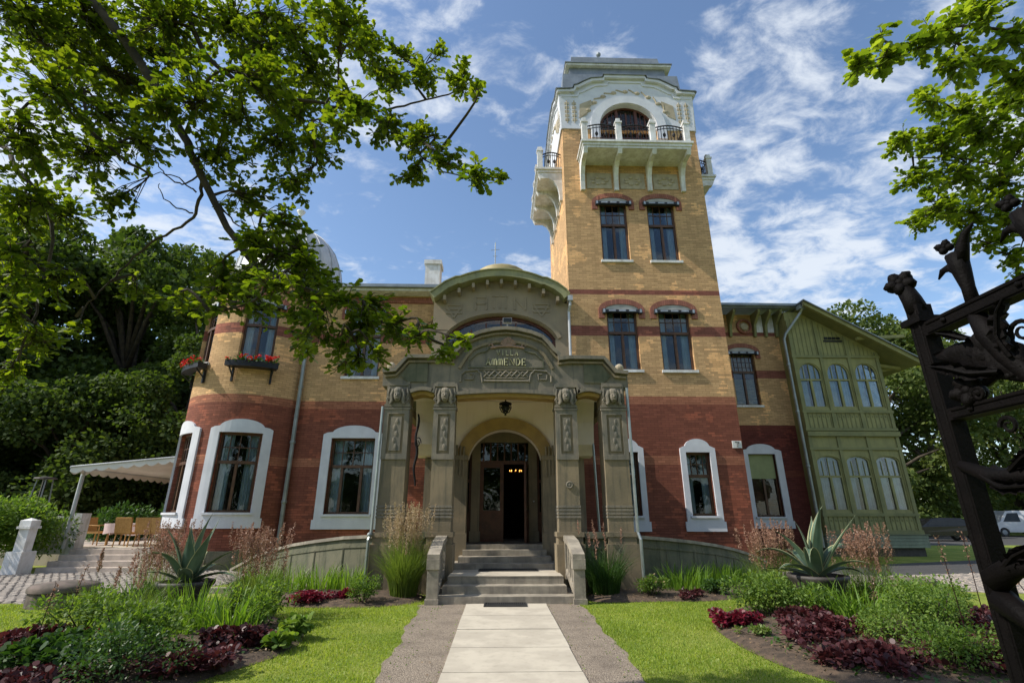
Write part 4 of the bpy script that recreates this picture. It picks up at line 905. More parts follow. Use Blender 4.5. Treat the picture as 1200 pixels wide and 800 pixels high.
# curved ramp walls
def ramp(s, pts, name='ramp_wall'):
    n = len(pts); b = MB(); cp = MB(); jn = MB()
    P3 = [Vector(q) for q in pts]; L_ = []
    for i, q in enumerate(P3):
        d = (P3[min(i + 1, n - 1)] - P3[max(i - 1, 0)]); d.z = 0; d.normalize(); L_.append(Vector((-d.y, d.x, 0)))
    def sweep(mb_, w0, w1, zf0, zf1):
        vs = []
        for q, l_ in zip(P3, L_): 
            for a in (w0, w1): vs += [q + l_ * a + Vector((0, 0, zf0(q.z) - q.z)), q + l_ * a + Vector((0, 0, zf1(q.z) - q.z))]
        fs = [(0, 1, 3, 2), (4 * n - 4, 4 * n - 2, 4 * n - 1, 4 * n - 3)]
        for i in range(n - 1):
            o_ = 4 * i; fs += [(o_, o_ + 4, o_ + 5, o_ + 1), (o_ + 2, o_ + 3, o_ + 7, o_ + 6), (o_ + 1, o_ + 5, o_ + 7, o_ + 3), (o_, o_ + 2, o_ + 6, o_ + 4)]
        mb_.add(vs, fs)
    sweep(b, -.12, .12, lambda z: 0, lambda z: z - .07); o = vp(b, name, STONED)
    sweep(cp, -.17, .17, lambda z: z - .07, lambda z: z); vp(cp, 'coping', STEPS, parent=o)
    sweep(jn, -.14 if s > 0 else .12, -.12 if s > 0 else .14, lambda z: z - .26, lambda z: z - .21); 
    for i in range(1, n - 1):
        q = P3[i]; l_ = L_[i] * (-.125 if s > 0 else .125); jn.tube([(q + l_).to_tuple()[:2] + (.12,), (q + l_).to_tuple()[:2] + (q.z - .24,)], .02, 4)
    vp(jn, 'panel_moulding', STONED, parent=o)
ramp(1, [(2.98, 12.3, 1.18), (3.7, 12.5, 1.12), (4.5, 13.0, 1.03), (5.3, 13.7, .92), (6.1, 14.5, .78), (6.9, 15.3, .60), (7.6, 16.1, .42), (8.1, 16.8, .27)])
ramp(-1, [(-2.98, 12.4, 1.19), (-3.7, 12.7, 1.15), (-4.5, 13.2, 1.05), (-5.3, 13.9, .93), (-6.1, 14.7, .76), (-6.9, 15.5, .55), (-7.6, 16.3, .30), (-8.2, 16.9, .08)])
# drain pipes on the porch flanks
vp(MB().tube([(3.0, 11.98, 4.6), (3.0, 11.96, 1.25), (3.03, 11.88, 1.1), (3.03, 11.88, .15)], .035, 7), 'downpipe', PIPE)
vp(MB().tube([(-2.99, 11.98, 4.1), (-3.0, 11.96, 1.25), (-3.03, 11.88, 1.1), (-3.03, 11.88, .15)], .035, 7).ball((-3.02, 11.93, 1.2), .06), 'downpipe', PIPE)
vp(MB().tube([(2.3, 13.1, 3.4), (2.36, 13.1, .6)], .03, 7), 'downpipe', PIPE)
b = MB()
for t in range(14): pass
b.tube([(-2.27 + .03 * math.sin(i * .8), 12.9, 4.1 - i * .1) for i in range(19)], [.022 + .014 * math.sin(math.pi * i / 18) for i in range(19)], 7)
b.tube([(-2.24 + (.09 - .008 * t) * math.cos(t), 12.88, 3.35 + (.16 - .015 * t) * math.sin(t)) for t in [i * .4 for i in range(20)]], .014, 5)
b.tube([(-2.26, 12.9, 3.9), (-2.2, 13.1, 4.0), (-2.1, 13.4, 4.0), (-2.1, 13.6, 3.9)], .018, 5)
vp(b, 'iron_bracket', IRON)
vp(MB().lathe([(.085, 0), (.085, .02), (.065, .03), (.05, .015), (0, .03)], 0, 0, 18), 'round_plaque', STONEG, xf=Matrix.Translation((1.49, 11.995, 2.28)) @ Matrix.Rotation(R(90), 4, 'X'))

# ================================================================== FITTINGS THAT ARE THINGS OF THEIR OWN
# window boxes with geraniums on the turret
def cyl(bend, x, y, z):
    cx_, cy_, RR = bend; a = x / RR; r_ = RR - y; return Vector((cx_ + r_ * math.sin(a), cy_ - r_ * math.cos(a), z))
def flower_box(xc, hw, label):
    o = thing('window_box', label, 'window box', cyl(TU, xc, -.25, 6.42), 'geranium boxes on the turret windows')
    b = MB().box(xc - hw, xc + hw, -.44, -.10, 6.46, 6.50).box(xc - hw, xc + hw, -.44, -.41, 6.50, 6.66).box(xc - hw, xc - hw + .03, -.41, -.1, 6.5, 6.66).box(xc + hw - .03, xc + hw, -.41, -.1, 6.5, 6.66)
    b.build('box', IRON, o, bend=TU)
    b = MB()
    for s in (-1, 1): b.tube([(xc + s * (hw - .12), -.02, 6.0), (xc + s * (hw - .12), -.1, 6.2), (xc + s * (hw - .12), -.38, 6.44)], .025, 5); b.box(xc + s * (hw - .12) - .03, xc + s * (hw - .12) + .03, -.1, -.02, 5.98, 6.46)
    b.build('bracket', IRON, o, bend=TU)
    n = 420; C_ = np.array([cyl(TU, xc + random.uniform(-hw, hw), random.uniform(-.46, -.12), 6.6 + abs(random.gauss(0, .10))) for _ in range(n)])
    leaves('leaves', C_, rdir(n, .3), rdir(n, 1), rng.uniform(.05, .09, n), ROUND, BUSHD, o)
    heads = [cyl(TU, xc + random.uniform(-hw, hw), random.uniform(-.52, -.2), 6.68 + random.uniform(0, .2)) for _ in range(26)]
    C_ = np.array([np.array(h) + rng.normal(size=3) * .028 for h in heads for _ in range(14)]); n = len(C_)
    leaves('flowers', C_, rdir(n, .2), rdir(n, .3), rng.uniform(.035, .06, n), ROUND, GERAN, o)
flower_box(.66, .72, 'black iron window box full of red geraniums under the front turret window')
flower_box(-1.63, .68, 'black iron window box of red geraniums on the far left side of the turret')
# hanging lantern
o = thing('hanging_lantern', 'dark iron lantern hanging in the entrance porch above the arch', 'lantern', (0, 12.9, 4.62))
MB().lathe([(.16, 4.61), (.14, 4.59), (.03, 4.57), (.03, 4.50)], 0, 12.9, 12).tube([(0, 12.9, 4.6), (0, 12.9, 4.42)], .02, 6).build('ceiling_rose', IRON, o)
MB().lathe([(.03, 4.45), (.16, 4.40), (.17, 4.37), (.13, 4.36)], 0, 12.9, 12).build('cap', IRON, o)
b = MB()
for k in range(6):
    a = k * math.pi / 3; b.tube([(.135 * math.cos(a), 12.9 + .135 * math.sin(a), 4.37), (.15 * math.cos(a), 12.9 + .15 * math.sin(a), 4.28), (.10 * math.cos(a), 12.9 + .10 * math.sin(a), 4.17), (0, 12.9, 4.12)], .014, 5)
b.lathe([(.155, 4.27), (.155, 4.29)], 0, 12.9, 12).ball((0, 12.9, 4.10), .03); b.build('cage', IRON, o)
MB().lathe([(.10, 4.36), (.12, 4.28), (.085, 4.2), (.0, 4.16)], 0, 12.9, 12).build('globe', CARG, o, smooth=True)
# floodlight on the pediment
o = thing('floodlight', 'small grey floodlight on a stem at the top of the porch pediment', 'floodlight', (.03, 12.2, 6.2))
MB().tube([(.03, 12.2, 6.24), (.03, 12.2, 6.38)], .02, 6).box(-.0, .06, 12.15, 12.25, 6.22, 6.25).build('stem', GREYP, o)
MB().box(-.09, .15, 12.14, 12.26, 6.38, 6.52).build('housing', GREYP, o, bevel=.01); MB().box(-.075, .135, 12.125, 12.139, 6.395, 6.505).build('lens', CARG, o)
# house number
o = tag(MB().box(7.82, 8.13, 16.96, 16.998, 3.78, 4.02).build('house_number_sign', PLATE), 'small white enamel plate with the number 7 beside the right tower window', 'sign')
MB().tube([(7.91, 16.955, 3.98), (8.04, 16.955, 3.98), (7.955, 16.955, 3.82)], .018, 4).build('number', INK, o)
# mats
def mat_thing(x0, x1, y0, y1, z, label):
    b = MB()
    b.box(x0, x1, y0, y0 + .03, z, z + .02).box(x0, x1, y1 - .03, y1, z, z + .02).box(x0, x0 + .03, y0 + .03, y1 - .03, z, z + .02).box(x1 - .03, x1, y0 + .03, y1 - .03, z, z + .02)
    k = x0 + .06
    while k < x1 - .05: b.box(k, k + .02, y0 + .03, y1 - .03, z + .002, z + .018); k += .04
    b.box(x0 + .03, x1 - .03, y0 + .03, y1 - .03, z, z + .004)
    tag(b.build('door_mat', RUBBER), label, 'door mat')
mat_thing(-.42, .38, 10.16, 10.55, .029, 'black ribbed rubber mat on the paving at the foot of the steps')
mat_thing(-.6, .75, 12.2, 12.6, .427, 'dark ribbed mat on the landing inside the porch')
# chandelier in the hall
EM, t, p, oo = newmat('lit_bulb'); p.inputs['Base Color'].default_value = (1, .5, .15, 1); p.inputs['Emission Color'].default_value = (1, .42, .08, 1); p.inputs['Emission Strength'].default_value = 3
o = thing('chandelier', 'small lit chandelier with warm orange bulbs in the dark entrance hall', 'chandelier', (.42, 17.6, 3.2))
b = MB().tube([(.42, 17.6, 3.0), (.42, 17.6, 4.5)], .015, 5); bb = MB()
for k in range(8):
    a = k * math.pi / 4; q = (.42 + .2 * math.cos(a), 17.6 + .2 * math.sin(a)); b.tube([(.42, 17.6, 3.0), (q[0], q[1], 2.98), (q[0], q[1], 3.02)], .012, 4); bb.ball((q[0], q[1], 3.06), (.014, .014, .028), 6, 5)
b.build('frame', IRON, o); bb.build('bulbs', EM, o)

# ================================================================== TERRACE (left)
b = MB(); tx0, tx1 = -13.75, -7.6
ter = thing('terrace', 'raised stone terrace with four wide pinkish steps left of the round turret', 'terrace', (-13, 18, 0))
for k in range(4):
    z0 = k * .15
    MB().add([(tx0, 16.35 + k * .36, z0), (-9.2, 17.0 + k * .36 if 0 else 16.35 + k * .36, z0), (-9.2, 26, z0), (tx0, 26, z0), (tx0, 16.35 + k * .36, z0 + .148), (-9.2, 16.35 + k * .36, z0 + .148), (-9.2, 26, z0 + .148), (tx0, 26, z0 + .148)],
             [(0, 3, 2, 1), (4, 5, 6, 7), (0, 1, 5, 4), (1, 2, 6, 5), (2, 3, 7, 6), (3, 0, 4, 7)]).build('step', PINKST, ter, bevel=.012)
MB().box(-24, tx0 - .005, 18.9, 26, 0, .6).build('terrace_floor', PINKST, ter)
MB().box(tx0, -9.2, 17.9, 26, .6, .604).build('paving', CONC, ter)
# newel and balustrade
nw = thing('newel_post', 'white weathered stone newel post at the foot of the terrace steps', 'newel post', (-13.7, 16.1, 0))
MB().box(-14.30, -13.85, 15.85, 16.35, 0, .62).build('base', WHITED, nw, bevel=.02)
MB().box(-14.22, -13.93, 15.96, 16.25, .62, 1.24).build('shaft', WHITED, nw, bevel=.015)
MB().box(-14.27, -13.88, 15.91, 16.30, 1.24, 1.31).box(-14.24, -13.91, 15.94, 16.27, 1.31, 1.47).add([(-14.24, 15.94, 1.47), (-13.91, 15.94, 1.47), (-13.91, 16.27, 1.47), (-14.24, 16.27, 1.47), (-14.075, 16.10, 1.54)], [(0, 1, 4), (1, 2, 4), (2, 3, 4), (3, 0, 4)]).build('cap', WHITED, nw)
bal = thing('terrace_balustrade', 'white slatted stone balustrade with a square end post beside the terrace steps', 'balustrade', (-14.4, 18.3, .6))
b = MB(); 
for k in range(8): x = -15.95 + k * .22; b.box(x, x + .13, 17.98, 18.14, .55, 1.55)
b.build('balusters', WHITED, bal); MB().box(-16.1, -14.15, 17.9, 18.2, 1.50, 1.60).box(-16.1, -14.15, 17.92, 18.18, .42, .55).build('rail', WHITED, bal, bevel=.01)
MB().box(-14.36, -13.98, 17.85, 18.25, .4, 1.68).build('end_post', WHITED, bal, bevel=.02)
# awning
aw = thing('awning', 'white scalloped terrace awning on a grey pole beside the turret', 'awning', (-13, 19, .6))
A0 = Vector((-14.1, 17.0, 3.10)); A1 = Vector((-11.0, 18.3, 3.62)); Bk = Vector((-13.9, 23.5, 3.05)); Bk1 = Vector((-9.5, 23.0, 3.75))
n = 24; b = MB(); vs = []
for i in range(n + 1):
    for j in range(9):
        q = A0.lerp(A1, i / n).lerp(Bk.lerp(Bk1, i / n), j / 8); q.z += .05 * math.sin(i * .9) * math.sin(math.pi * j / 8); vs.append(q)
fs = [(i * 9 + j, (i + 1) * 9 + j, (i + 1) * 9 + j + 1, i * 9 + j + 1) for i in range(n) for j in range(8)]
o = b.add(vs, fs).build('canopy', CLOTHW, aw, smooth=True)
b = MB()
def valance(P0, P1, m_):
    for i in range(m_):
        a = P0.lerp(P1, i / m_); c_ = P0.lerp(P1, (i + 1) / m_); vs = [a, c_]; 
        for k in range(7): q = c_.lerp(a, k / 6).copy(); q.z -= .13 + .09 * math.sin(math.pi * k / 6); vs.append(q)
        b.add(vs, [tuple(range(len(vs)))])
valance(A0, A1, 10); valance(A0, Bk, 16); valance(Bk, Bk1, 12); b.build('valance', CLOTHW, aw)
b = MB().tube([A0, A1], .035, 6).tube([A0, Bk], .035, 6); b.build('frame', WMETAL, aw)
MB().tube([(-14.12, 17.6, .6), (-14.12, 17.6, 3.05)], .06, 8).build('pole', WMETAL, aw); MB().tube([(-13.85, 23.3, .6), (-13.85, 23.3, 3.0)], .05, 8).build('pole', WMETAL, aw)
# chairs and tables
def wchair(label):
    o = thing('rattan_chair', label, 'chair', (0, 0, 0), 'rattan armchairs on the terrace')
    MB().box(-.27, .27, -.26, .26, .40, .47).build('seat', RATTAN, o, bevel=.02)
    m_ = Matrix.Translation((0, .26, .45)) @ Matrix.Rotation(R(-10), 4, 'X')
    MB().box(-.28, .28, -.03, .03, .0, .50, m_).build('backrest', RATTAN, o, bevel=.02)
    for sx in (-1, 1):
        for sy in (-1, 1): MB().tube([(sx * .24, sy * .23, .4), (sx * .25, sy * .26, 0)], .02, 6).build('leg', RATTAN, o)
        MB().tube([(sx * .28, -.24, .42), (sx * .29, -.22, .66), (sx * .29, .24, .68)], .022, 6).build('armrest', RATTAN, o)
    return o
c0 = wchair('rattan chair with its back to the lawn, leftmost in the row')
def put(o, x, y, z, a): o.location = (x, y, z); o.rotation_euler = (0, 0, R(a))
put(c0, -12.95, 18.75, .6, 178)
for (x, y, a, lb) in ((-12.3, 18.8, 176, 'rattan chair in the middle of the row at the terrace table'), (-11.55, 18.5, 160, 'rattan chair nearest the turret, turned slightly towards it'),
                      (-14.7, 19.7, 90, 'rattan chair side on behind the terrace end post'), (-12.4, 21.0, 0, 'rattan chair on the far side of the terrace table')):
    c = copy_tree(c0); put(c, x, y, .6, a); c['label'] = lb
tb = thing('terrace_table', 'long terrace table under a pinkish white cloth', 'table', (-12.9, 19.7, .6))
MB().box(-14.2, -11.6, 19.3, 20.2, 1.30, 1.34).build('tabletop', TABLEC, tb)
b = MB(); pts = [(-14.22, 19.28), (-11.58, 19.28), (-11.58, 20.22), (-14.22, 20.22), (-14.22, 19.28)]; rim = []
for i in range(4):
    a, c_ = Vector(pts[i]), Vector(pts[i + 1])
    for k in range(12): rim.append(a.lerp(c_, k / 12))
m_ = len(rim); vs = [(q.x, q.y, 1.342) for q in rim] + [(q.x + .04 * math.sin(i * 1.3), q.y + .04 * math.cos(i * 1.7), .98 + .05 * math.sin(i)) for i, q in enumerate(rim)]
b.add(vs, [(i, (i + 1) % m_, (i + 1) % m_ + m_, i + m_) for i in range(m_)]).build('cloth_skirt', TABLEC, tb, smooth=True)
for sx in (-14.1, -11.7):
    for sy in (19.4, 20.1): MB().tube([(sx, sy, 1.3), (sx, sy, .6)], .03, 6).build('leg', RATTAN, tb)
# patio heater
ph = thing('patio_heater', 'slim patio heater with a flat dark top standing among the trees', 'patio heater', (-17.8, 20.5, .6))
MB().lathe([(.0, 3.05), (.34, 3.0), (.36, 2.95), (.0, 2.92)], -17.8, 20.5, 18).build('reflector', TERRA, ph)
b = MB()
for sx in (-1, 1):
    for sy in (-1, 1): b.tube([(-17.8 + sx * .3, 20.5 + sy * .3, .6), (-17.8 + sx * .16, 20.5 + sy * .16, 2.94)], .025, 5)
b.build('frame', METAL, ph); MB().tube([(-17.8, 20.5, .6), (-17.8, 20.5, 2.9)], .07, 8).build('glass_tube', CARG, ph)
MB().box(-18.15, -17.45, 20.15, 20.85, .6, 1.3).build('base', TERRA, ph)
# stone well cover / drum
dr = thing('stone_drum', 'round dark mossy stone drum at the edge of the left lawn', 'well cover', (-8.45, 10.75, 0))
MB().lathe([(.52, 0), (.52, .24), (.50, .26)], -8.45, 10.75, 24).build('base', DRUM, dr)
MB().lathe([(.55, .262), (.55, .33), (.50, .38), (.2, .42), (0, .43)], -8.45, 10.75, 24).build('lid', DRUM, dr, smooth=True)
dr = thing('stone_drum', 'low dark round stone lid beside the right cobbled lane', 'well cover', (7.9, 10.75, 0))
MB().lathe([(.42, 0), (.42, .3), (.40, .32), (0, .36)], 8.8, 11.6, 20).build('base', DRUM, dr)
tag(MB().add([(-11.6, 11.2, 0), (-7.0, 11.5, 0), (-7.0, 11.7, 0), (-11.6, 11.4, 0), (-11.6, 11.2, .12), (-7.0, 11.5, .12), (-7.0, 11.7, .12), (-11.6, 11.4, .12)], [(0, 3, 2, 1), (4, 5, 6, 7), (0, 1, 5, 4), (1, 2, 6, 5), (2, 3, 7, 6), (3, 0, 4, 7)]).build('kerb', STONED) if 0 else MB().box(-7.3, -4.2, 12.2, 12.34, 0, .11).build('kerb', STEPS), kind='structure')

# ================================================================== WROUGHT IRON GATE (right foreground)
gate = thing('iron_gate', 'open black cast iron gate with flower finials and leaf scrollwork in the right foreground', 'gate', (1.79, 2.11, 0))
gx = lambda y: 1.80 - .06 * (2.11 - y)       # the leaf swings towards the camera, nearly along the path
def bar(y0, z0, y1, z1, wy, wx=.035):
    d = Vector((0, y1 - y0, z1 - z0)).normalized(); nrm = Vector((0, -d.z, d.y)) * wy / 2; vs = []
    for (yy, z_) in ((y0, z0), (y1, z1)):
        for sx in (-1, 1):
            for sn in (-1, 1): vs.append((gx(yy) + sx * wx, yy + sn * nrm.y, z_ + sn * nrm.z))
    return MB().add(vs, [(0, 1, 3, 2), (4, 6, 7, 5), (0, 4, 5, 1), (2, 3, 7, 6), (0, 2, 6, 4), (1, 5, 7, 3)])
bar(2.105, .05, 2.105, 2.53, .068).build('stile', GATEM, gate, bevel=.008)
bar(2.07, 2.40, .25, 2.40, .062).build('top_rail', GATEM, gate, bevel=.008)
bar(2.07, 2.01, .25, 2.01, .05).build('middle_rail', GATEM, gate, bevel=.008)
bar(2.07, .28, .25, .28, .06).build('bottom_rail', GATEM, gate, bevel=.008)
MB().box(gx(2.1) - .055, gx(2.1) + .055, 2.055, 2.165, 2.44, 2.47).build('collar', GATEM, gate)
bar(1.62, 2.0, 1.62, .28, .055).build('upright', GATEM, gate, bevel=.006); bar(1.1, 2.4, 1.1, .28, .055).build('upright', GATEM, gate, bevel=.006)
def lobes(b, c, r_, nrm, n=5, s=.62):
    n_ = Vector(nrm).normalized(); u = n_.orthogonal().normalized(); v = n_.cross(u)
    for k in range(n):
        a = 2 * math.pi * k / n + .4; q = Vector(c) + (u * math.cos(a) + v * math.sin(a)) * r_ * .62; e1 = u * math.cos(a) + v * math.sin(a)
        b.ball(q, r_ * s, 9, 7); b.tube([q - e1 * r_ * .3, q + e1 * r_ * .35 + n_ * r_ * .3, q + e1 * r_ * .62 + n_ * r_ * .1], [r_ * .5, r_ * .42, r_ * .2], 7)
    b.ball(Vector(c) + n_ * r_ * .2, r_ * .42, 8, 6)
b = MB(); b.tube([(gx(2.11), 2.11, 2.5), (gx(2.11) - .005, 2.12, 2.57), (gx(2.11) - .015, 2.13, 2.63)], [.045, .04, .035], 8)
lobes(b, (gx(2.11) - .02, 2.14, 2.665), .052, (-.7, -.6, .3), 5); b.build('flower_finial', GATEM, gate, smooth=True)
def leafhook(b, P_, r0):      # tapered curved leaf
    n = len(P_); b.tube(P_, [r0 * (1 - .85 * (i / (n - 1)) ** 1.5) for i in range(n)], 7)
def tall_finial(y0, h, nm):
    b = MB(); x = gx(y0); zf = lambda k: 2.40 + h * k
    b.tube([(x, y0, 2.40), (x, y0, zf(.3)), (x, y0 + .004, zf(.55)), (x, y0 + .006, zf(.78))], [.026, .024, .034, .04], 9)
    leafhook(b, [(x, y0 + .01, zf(.55)), (x, y0 + .05, zf(.66)), (x, y0 + .085, zf(.66)), (x, y0 + .115, zf(.58))], .024)
    leafhook(b, [(x, y0, zf(.62)), (x, y0 - .03, zf(.82)), (x, y0 - .06, zf(.97)), (x, y0 - .105, zf(1.04))], .030)
    lobes(b, (x - .01, y0 + .035, zf(.93)), .028, (-.8, -.5, .2), 4)
    b.build(nm, GATEM, gate, smooth=True)
tall_finial(1.83, .33, 'leaf_finial'); tall_finial(1.52, .34, 'leaf_finial'); tall_finial(1.2, .34, 'leaf_finial')
def acanthus(b, pts, w_):     # a thick crinkled leaf following pts, broad in y/z
    P_ = [Vector(q) for q in pts]; n = 10; L_ = []
    for i in range(n + 1):
        t_ = i / n * (len(P_) - 1); k = min(int(t_), len(P_) - 2); q = P_[k].lerp(P_[k + 1], t_ - k); d = (P_[k + 1] - P_[k]).normalized(); L_.append((q, d))
    vs = []; m_ = 9
    for i, (q, d) in enumerate(L_):
        s_ = Vector((1, 0, 0)).cross(d); ww = w_ * math.sin(math.pi * (i + .6) / (n + 1)) * (1 + .28 * math.sin(i * 2.4))
        for j in range(m_):
            a = 2 * math.pi * j / m_; vs.append(q + s_ * ww * math.cos(a) + Vector((.022 * math.sin(a) + .014 * math.sin(i * 2.1 + 3 * math.cos(a)), 0, 0)))
    b.add(vs, [(i * m_ + j, i * m_ + (j + 1) % m_, (i + 1) * m_ + (j + 1) % m_, (i + 1) * m_ + j) for i in range(n) for j in range(m_)] + [tuple(range(m_))[::-1], tuple(range(n * m_, n * m_ + m_))])
b = MB(); x = gx(1.7)
b.tube([(x, 1.83, 2.38), (x, 1.80, 2.28), (x, 1.76, 2.18), (x, 1.70, 2.08), (x, 1.63, 1.98)], [.03, .045, .04, .032, .03], 8)
acanthus(b, [(x, 1.74, 2.10), (x, 1.82, 2.16), (x, 1.92, 2.235), (x, 2.05, 2.27)], .075); acanthus(b, [(x, 1.80, 2.10), (x, 1.86, 2.2), (x, 1.84, 2.30)], .05)
acanthus(b, [(x, 1.70, 2.12), (x, 1.76, 2.22), (x, 1.80, 2.32)], .045)
acanthus(b, [(x, 1.66, 2.08), (x, 1.60, 2.20), (x, 1.52, 2.30), (x, 1.42, 2.30)], .065)
b.tube([(x, 1.70, 2.07), (x, 1.82, 2.12), (x, 1.88, 2.10)], .018, 7)
b.build('leaf_scroll', GATEM, gate, smooth=True)
b = MB(); lobes(b, (gx(1.95) - .02, 1.95, 2.085), .055, (-1, -.3, .2), 5, .6); b.build('rosette', GATEM, gate, smooth=True)
b = MB(); lobes(b, (gx(1.45) - .02, 1.42, 2.13), .06, (-1, -.3, .2), 5, .6); b.build('rosette', GATEM, gate, smooth=True)
b = MB(); b.tube([(gx(1.5), 2.08, 1.80), (gx(1.5), 1.95, 1.74), (gx(1.5), 1.8, 1.735), (gx(1.5), 1.62, 1.76), (gx(1.5), 1.3, 1.9)], [.02, .035, .032, .03, .03], 8)
acanthus(b, [(gx(1.9), 2.04, 1.78), (gx(1.9), 1.92, 1.74), (gx(1.9), 1.80, 1.74)], .035); b.build('leaf_scroll', GATEM, gate, smooth=True)
b = MB(); b.tube([(gx(1.5), 2.08, 1.36), (gx(1.5), 1.98, 1.42), (gx(1.5), 1.85, 1.44), (gx(1.5), 1.6, 1.40)], [.05, .04, .035, .03], 8)
b.tube([(gx(1.5), 2.08, 1.30), (gx(1.5), 1.98, 1.24), (gx(1.5), 1.85, 1.14), (gx(1.5), 1.7, 1.0)], [.05, .04, .03, .03], 8); b.build('leaf_scroll', GATEM, gate, smooth=True)
for z_ in (2.40, 2.01): MB().ball((gx(1.95) - .04, 1.95, z_), .012, 7, 5).ball((gx(1.6) - .04, 1.6, z_), .012, 7, 5).build('rivets', GATEM, gate)

# ribs along the bars, small curled leaves and tendrils
def rib(y0, z0, y1, z1, off):
    b = MB(); d = Vector((0, y1 - y0, z1 - z0)).normalized(); n_ = Vector((0, -d.z, d.y))
    for sx in (-1, 1):
        for o_ in (-off, off): b.tube([Vector((gx(y0) + sx * .036, y0, z0)) + n_ * o_, Vector((gx(y1) + sx * .036, y1, z1)) + n_ * o_], .0055, 5)
    b.build('rib', GATEM, gate)
rib(2.105, .1, 2.105, 2.5, .02); rib(2.05, 2.40, .3, 2.40, .02); rib(2.05, 2.01, .3, 2.01, .015)
rg_ = random.Random(4)
def crinkle(P_, w_, nm='small_leaf'):
    """a thin lobed leaf with a raised midrib"""
    n = 14; B_ = [Vector(q) for q in P_]; L_ = []
    for i in range(n + 1):
        t_ = i / n * (len(B_) - 1); k = min(int(t_), len(B_) - 2); L_.append((B_[k].lerp(B_[k + 1], t_ - k), (B_[k + 1] - B_[k]).normalized()))
    b = MB(); vs = []
    for i, (q, d) in enumerate(L_):
        s_ = Vector((1, 0, 0)).cross(d); lob = (.55 + .45 * abs(math.cos(i * 1.35))); ww = w_ * math.sin(math.pi * min(1, (i + .8) / (n + 1))) ** .7 * lob
        for c_, o_ in ((-1, .012), (-.5, -.006), (0, .010), (.5, -.006), (1, .012), (.5, -.018), (0, -.010), (-.5, -.018)): vs.append(q + s_ * ww * c_ + Vector((-o_ - .01 * math.sin(i * 2.6) * abs(c_), 0, 0)))
    b.add(vs, [(i * 8 + j, i * 8 + (j + 1) % 8, (i + 1) * 8 + (j + 1) % 8, (i + 1) * 8 + j) for i in range(n) for j in range(8)] + [tuple(range(8))[::-1], tuple(range(n * 8, n * 8 + 8))])
    b.tube([q + Vector((-.014, 0, 0)) for q, d in L_], [.009 - .006 * i / n for i in range(n + 1)], 5); b.build(nm, GATEM, gate)
x = gx(1.8)
crinkle([(x - .03, 1.78, 2.12), (x - .05, 1.88, 2.14), (x - .06, 1.97, 2.19), (x - .05, 2.05, 2.22)], .035)
crinkle([(x - .03, 1.72, 2.16), (x - .05, 1.73, 2.24), (x - .05, 1.70, 2.33), (x - .05, 1.66, 2.37)], .04)
crinkle([(x - .03, 1.62, 2.10), (x - .05, 1.55, 2.12), (x - .06, 1.47, 2.18), (x - .05, 1.42, 2.27)], .045)
crinkle([(x - .03, 1.86, 2.28), (x - .04, 1.92, 2.32), (x - .04, 1.98, 2.35)], .02)
crinkle([(x - .03, 1.98, 1.75), (x - .05, 1.90, 1.70), (x - .05, 1.80, 1.70), (x - .05, 1.72, 1.66)], .03)
crinkle([(x - .03, 1.86, 1.76), (x - .05, 1.78, 1.80), (x - .05, 1.68, 1.84)], .028)
crinkle([(x - .03, 2.02, 1.40), (x - .05, 1.93, 1.46), (x - .05, 1.84, 1.50)], .03)
for yy, zz_, r_ in ((1.66, 2.24, .045), (1.9, 2.06, .03), (1.75, 1.64, .04), (1.82, 1.92, .035)):
    MB().tube([(x - .03, yy + r_ * (1 - t / 12) * math.cos(t), zz_ + r_ * (1 - t / 12) * math.sin(t)) for t in [k * .45 for k in range(20)]], [.010 - .0003 * k for k in range(20)], 6).build('tendril', GATEM, gate)

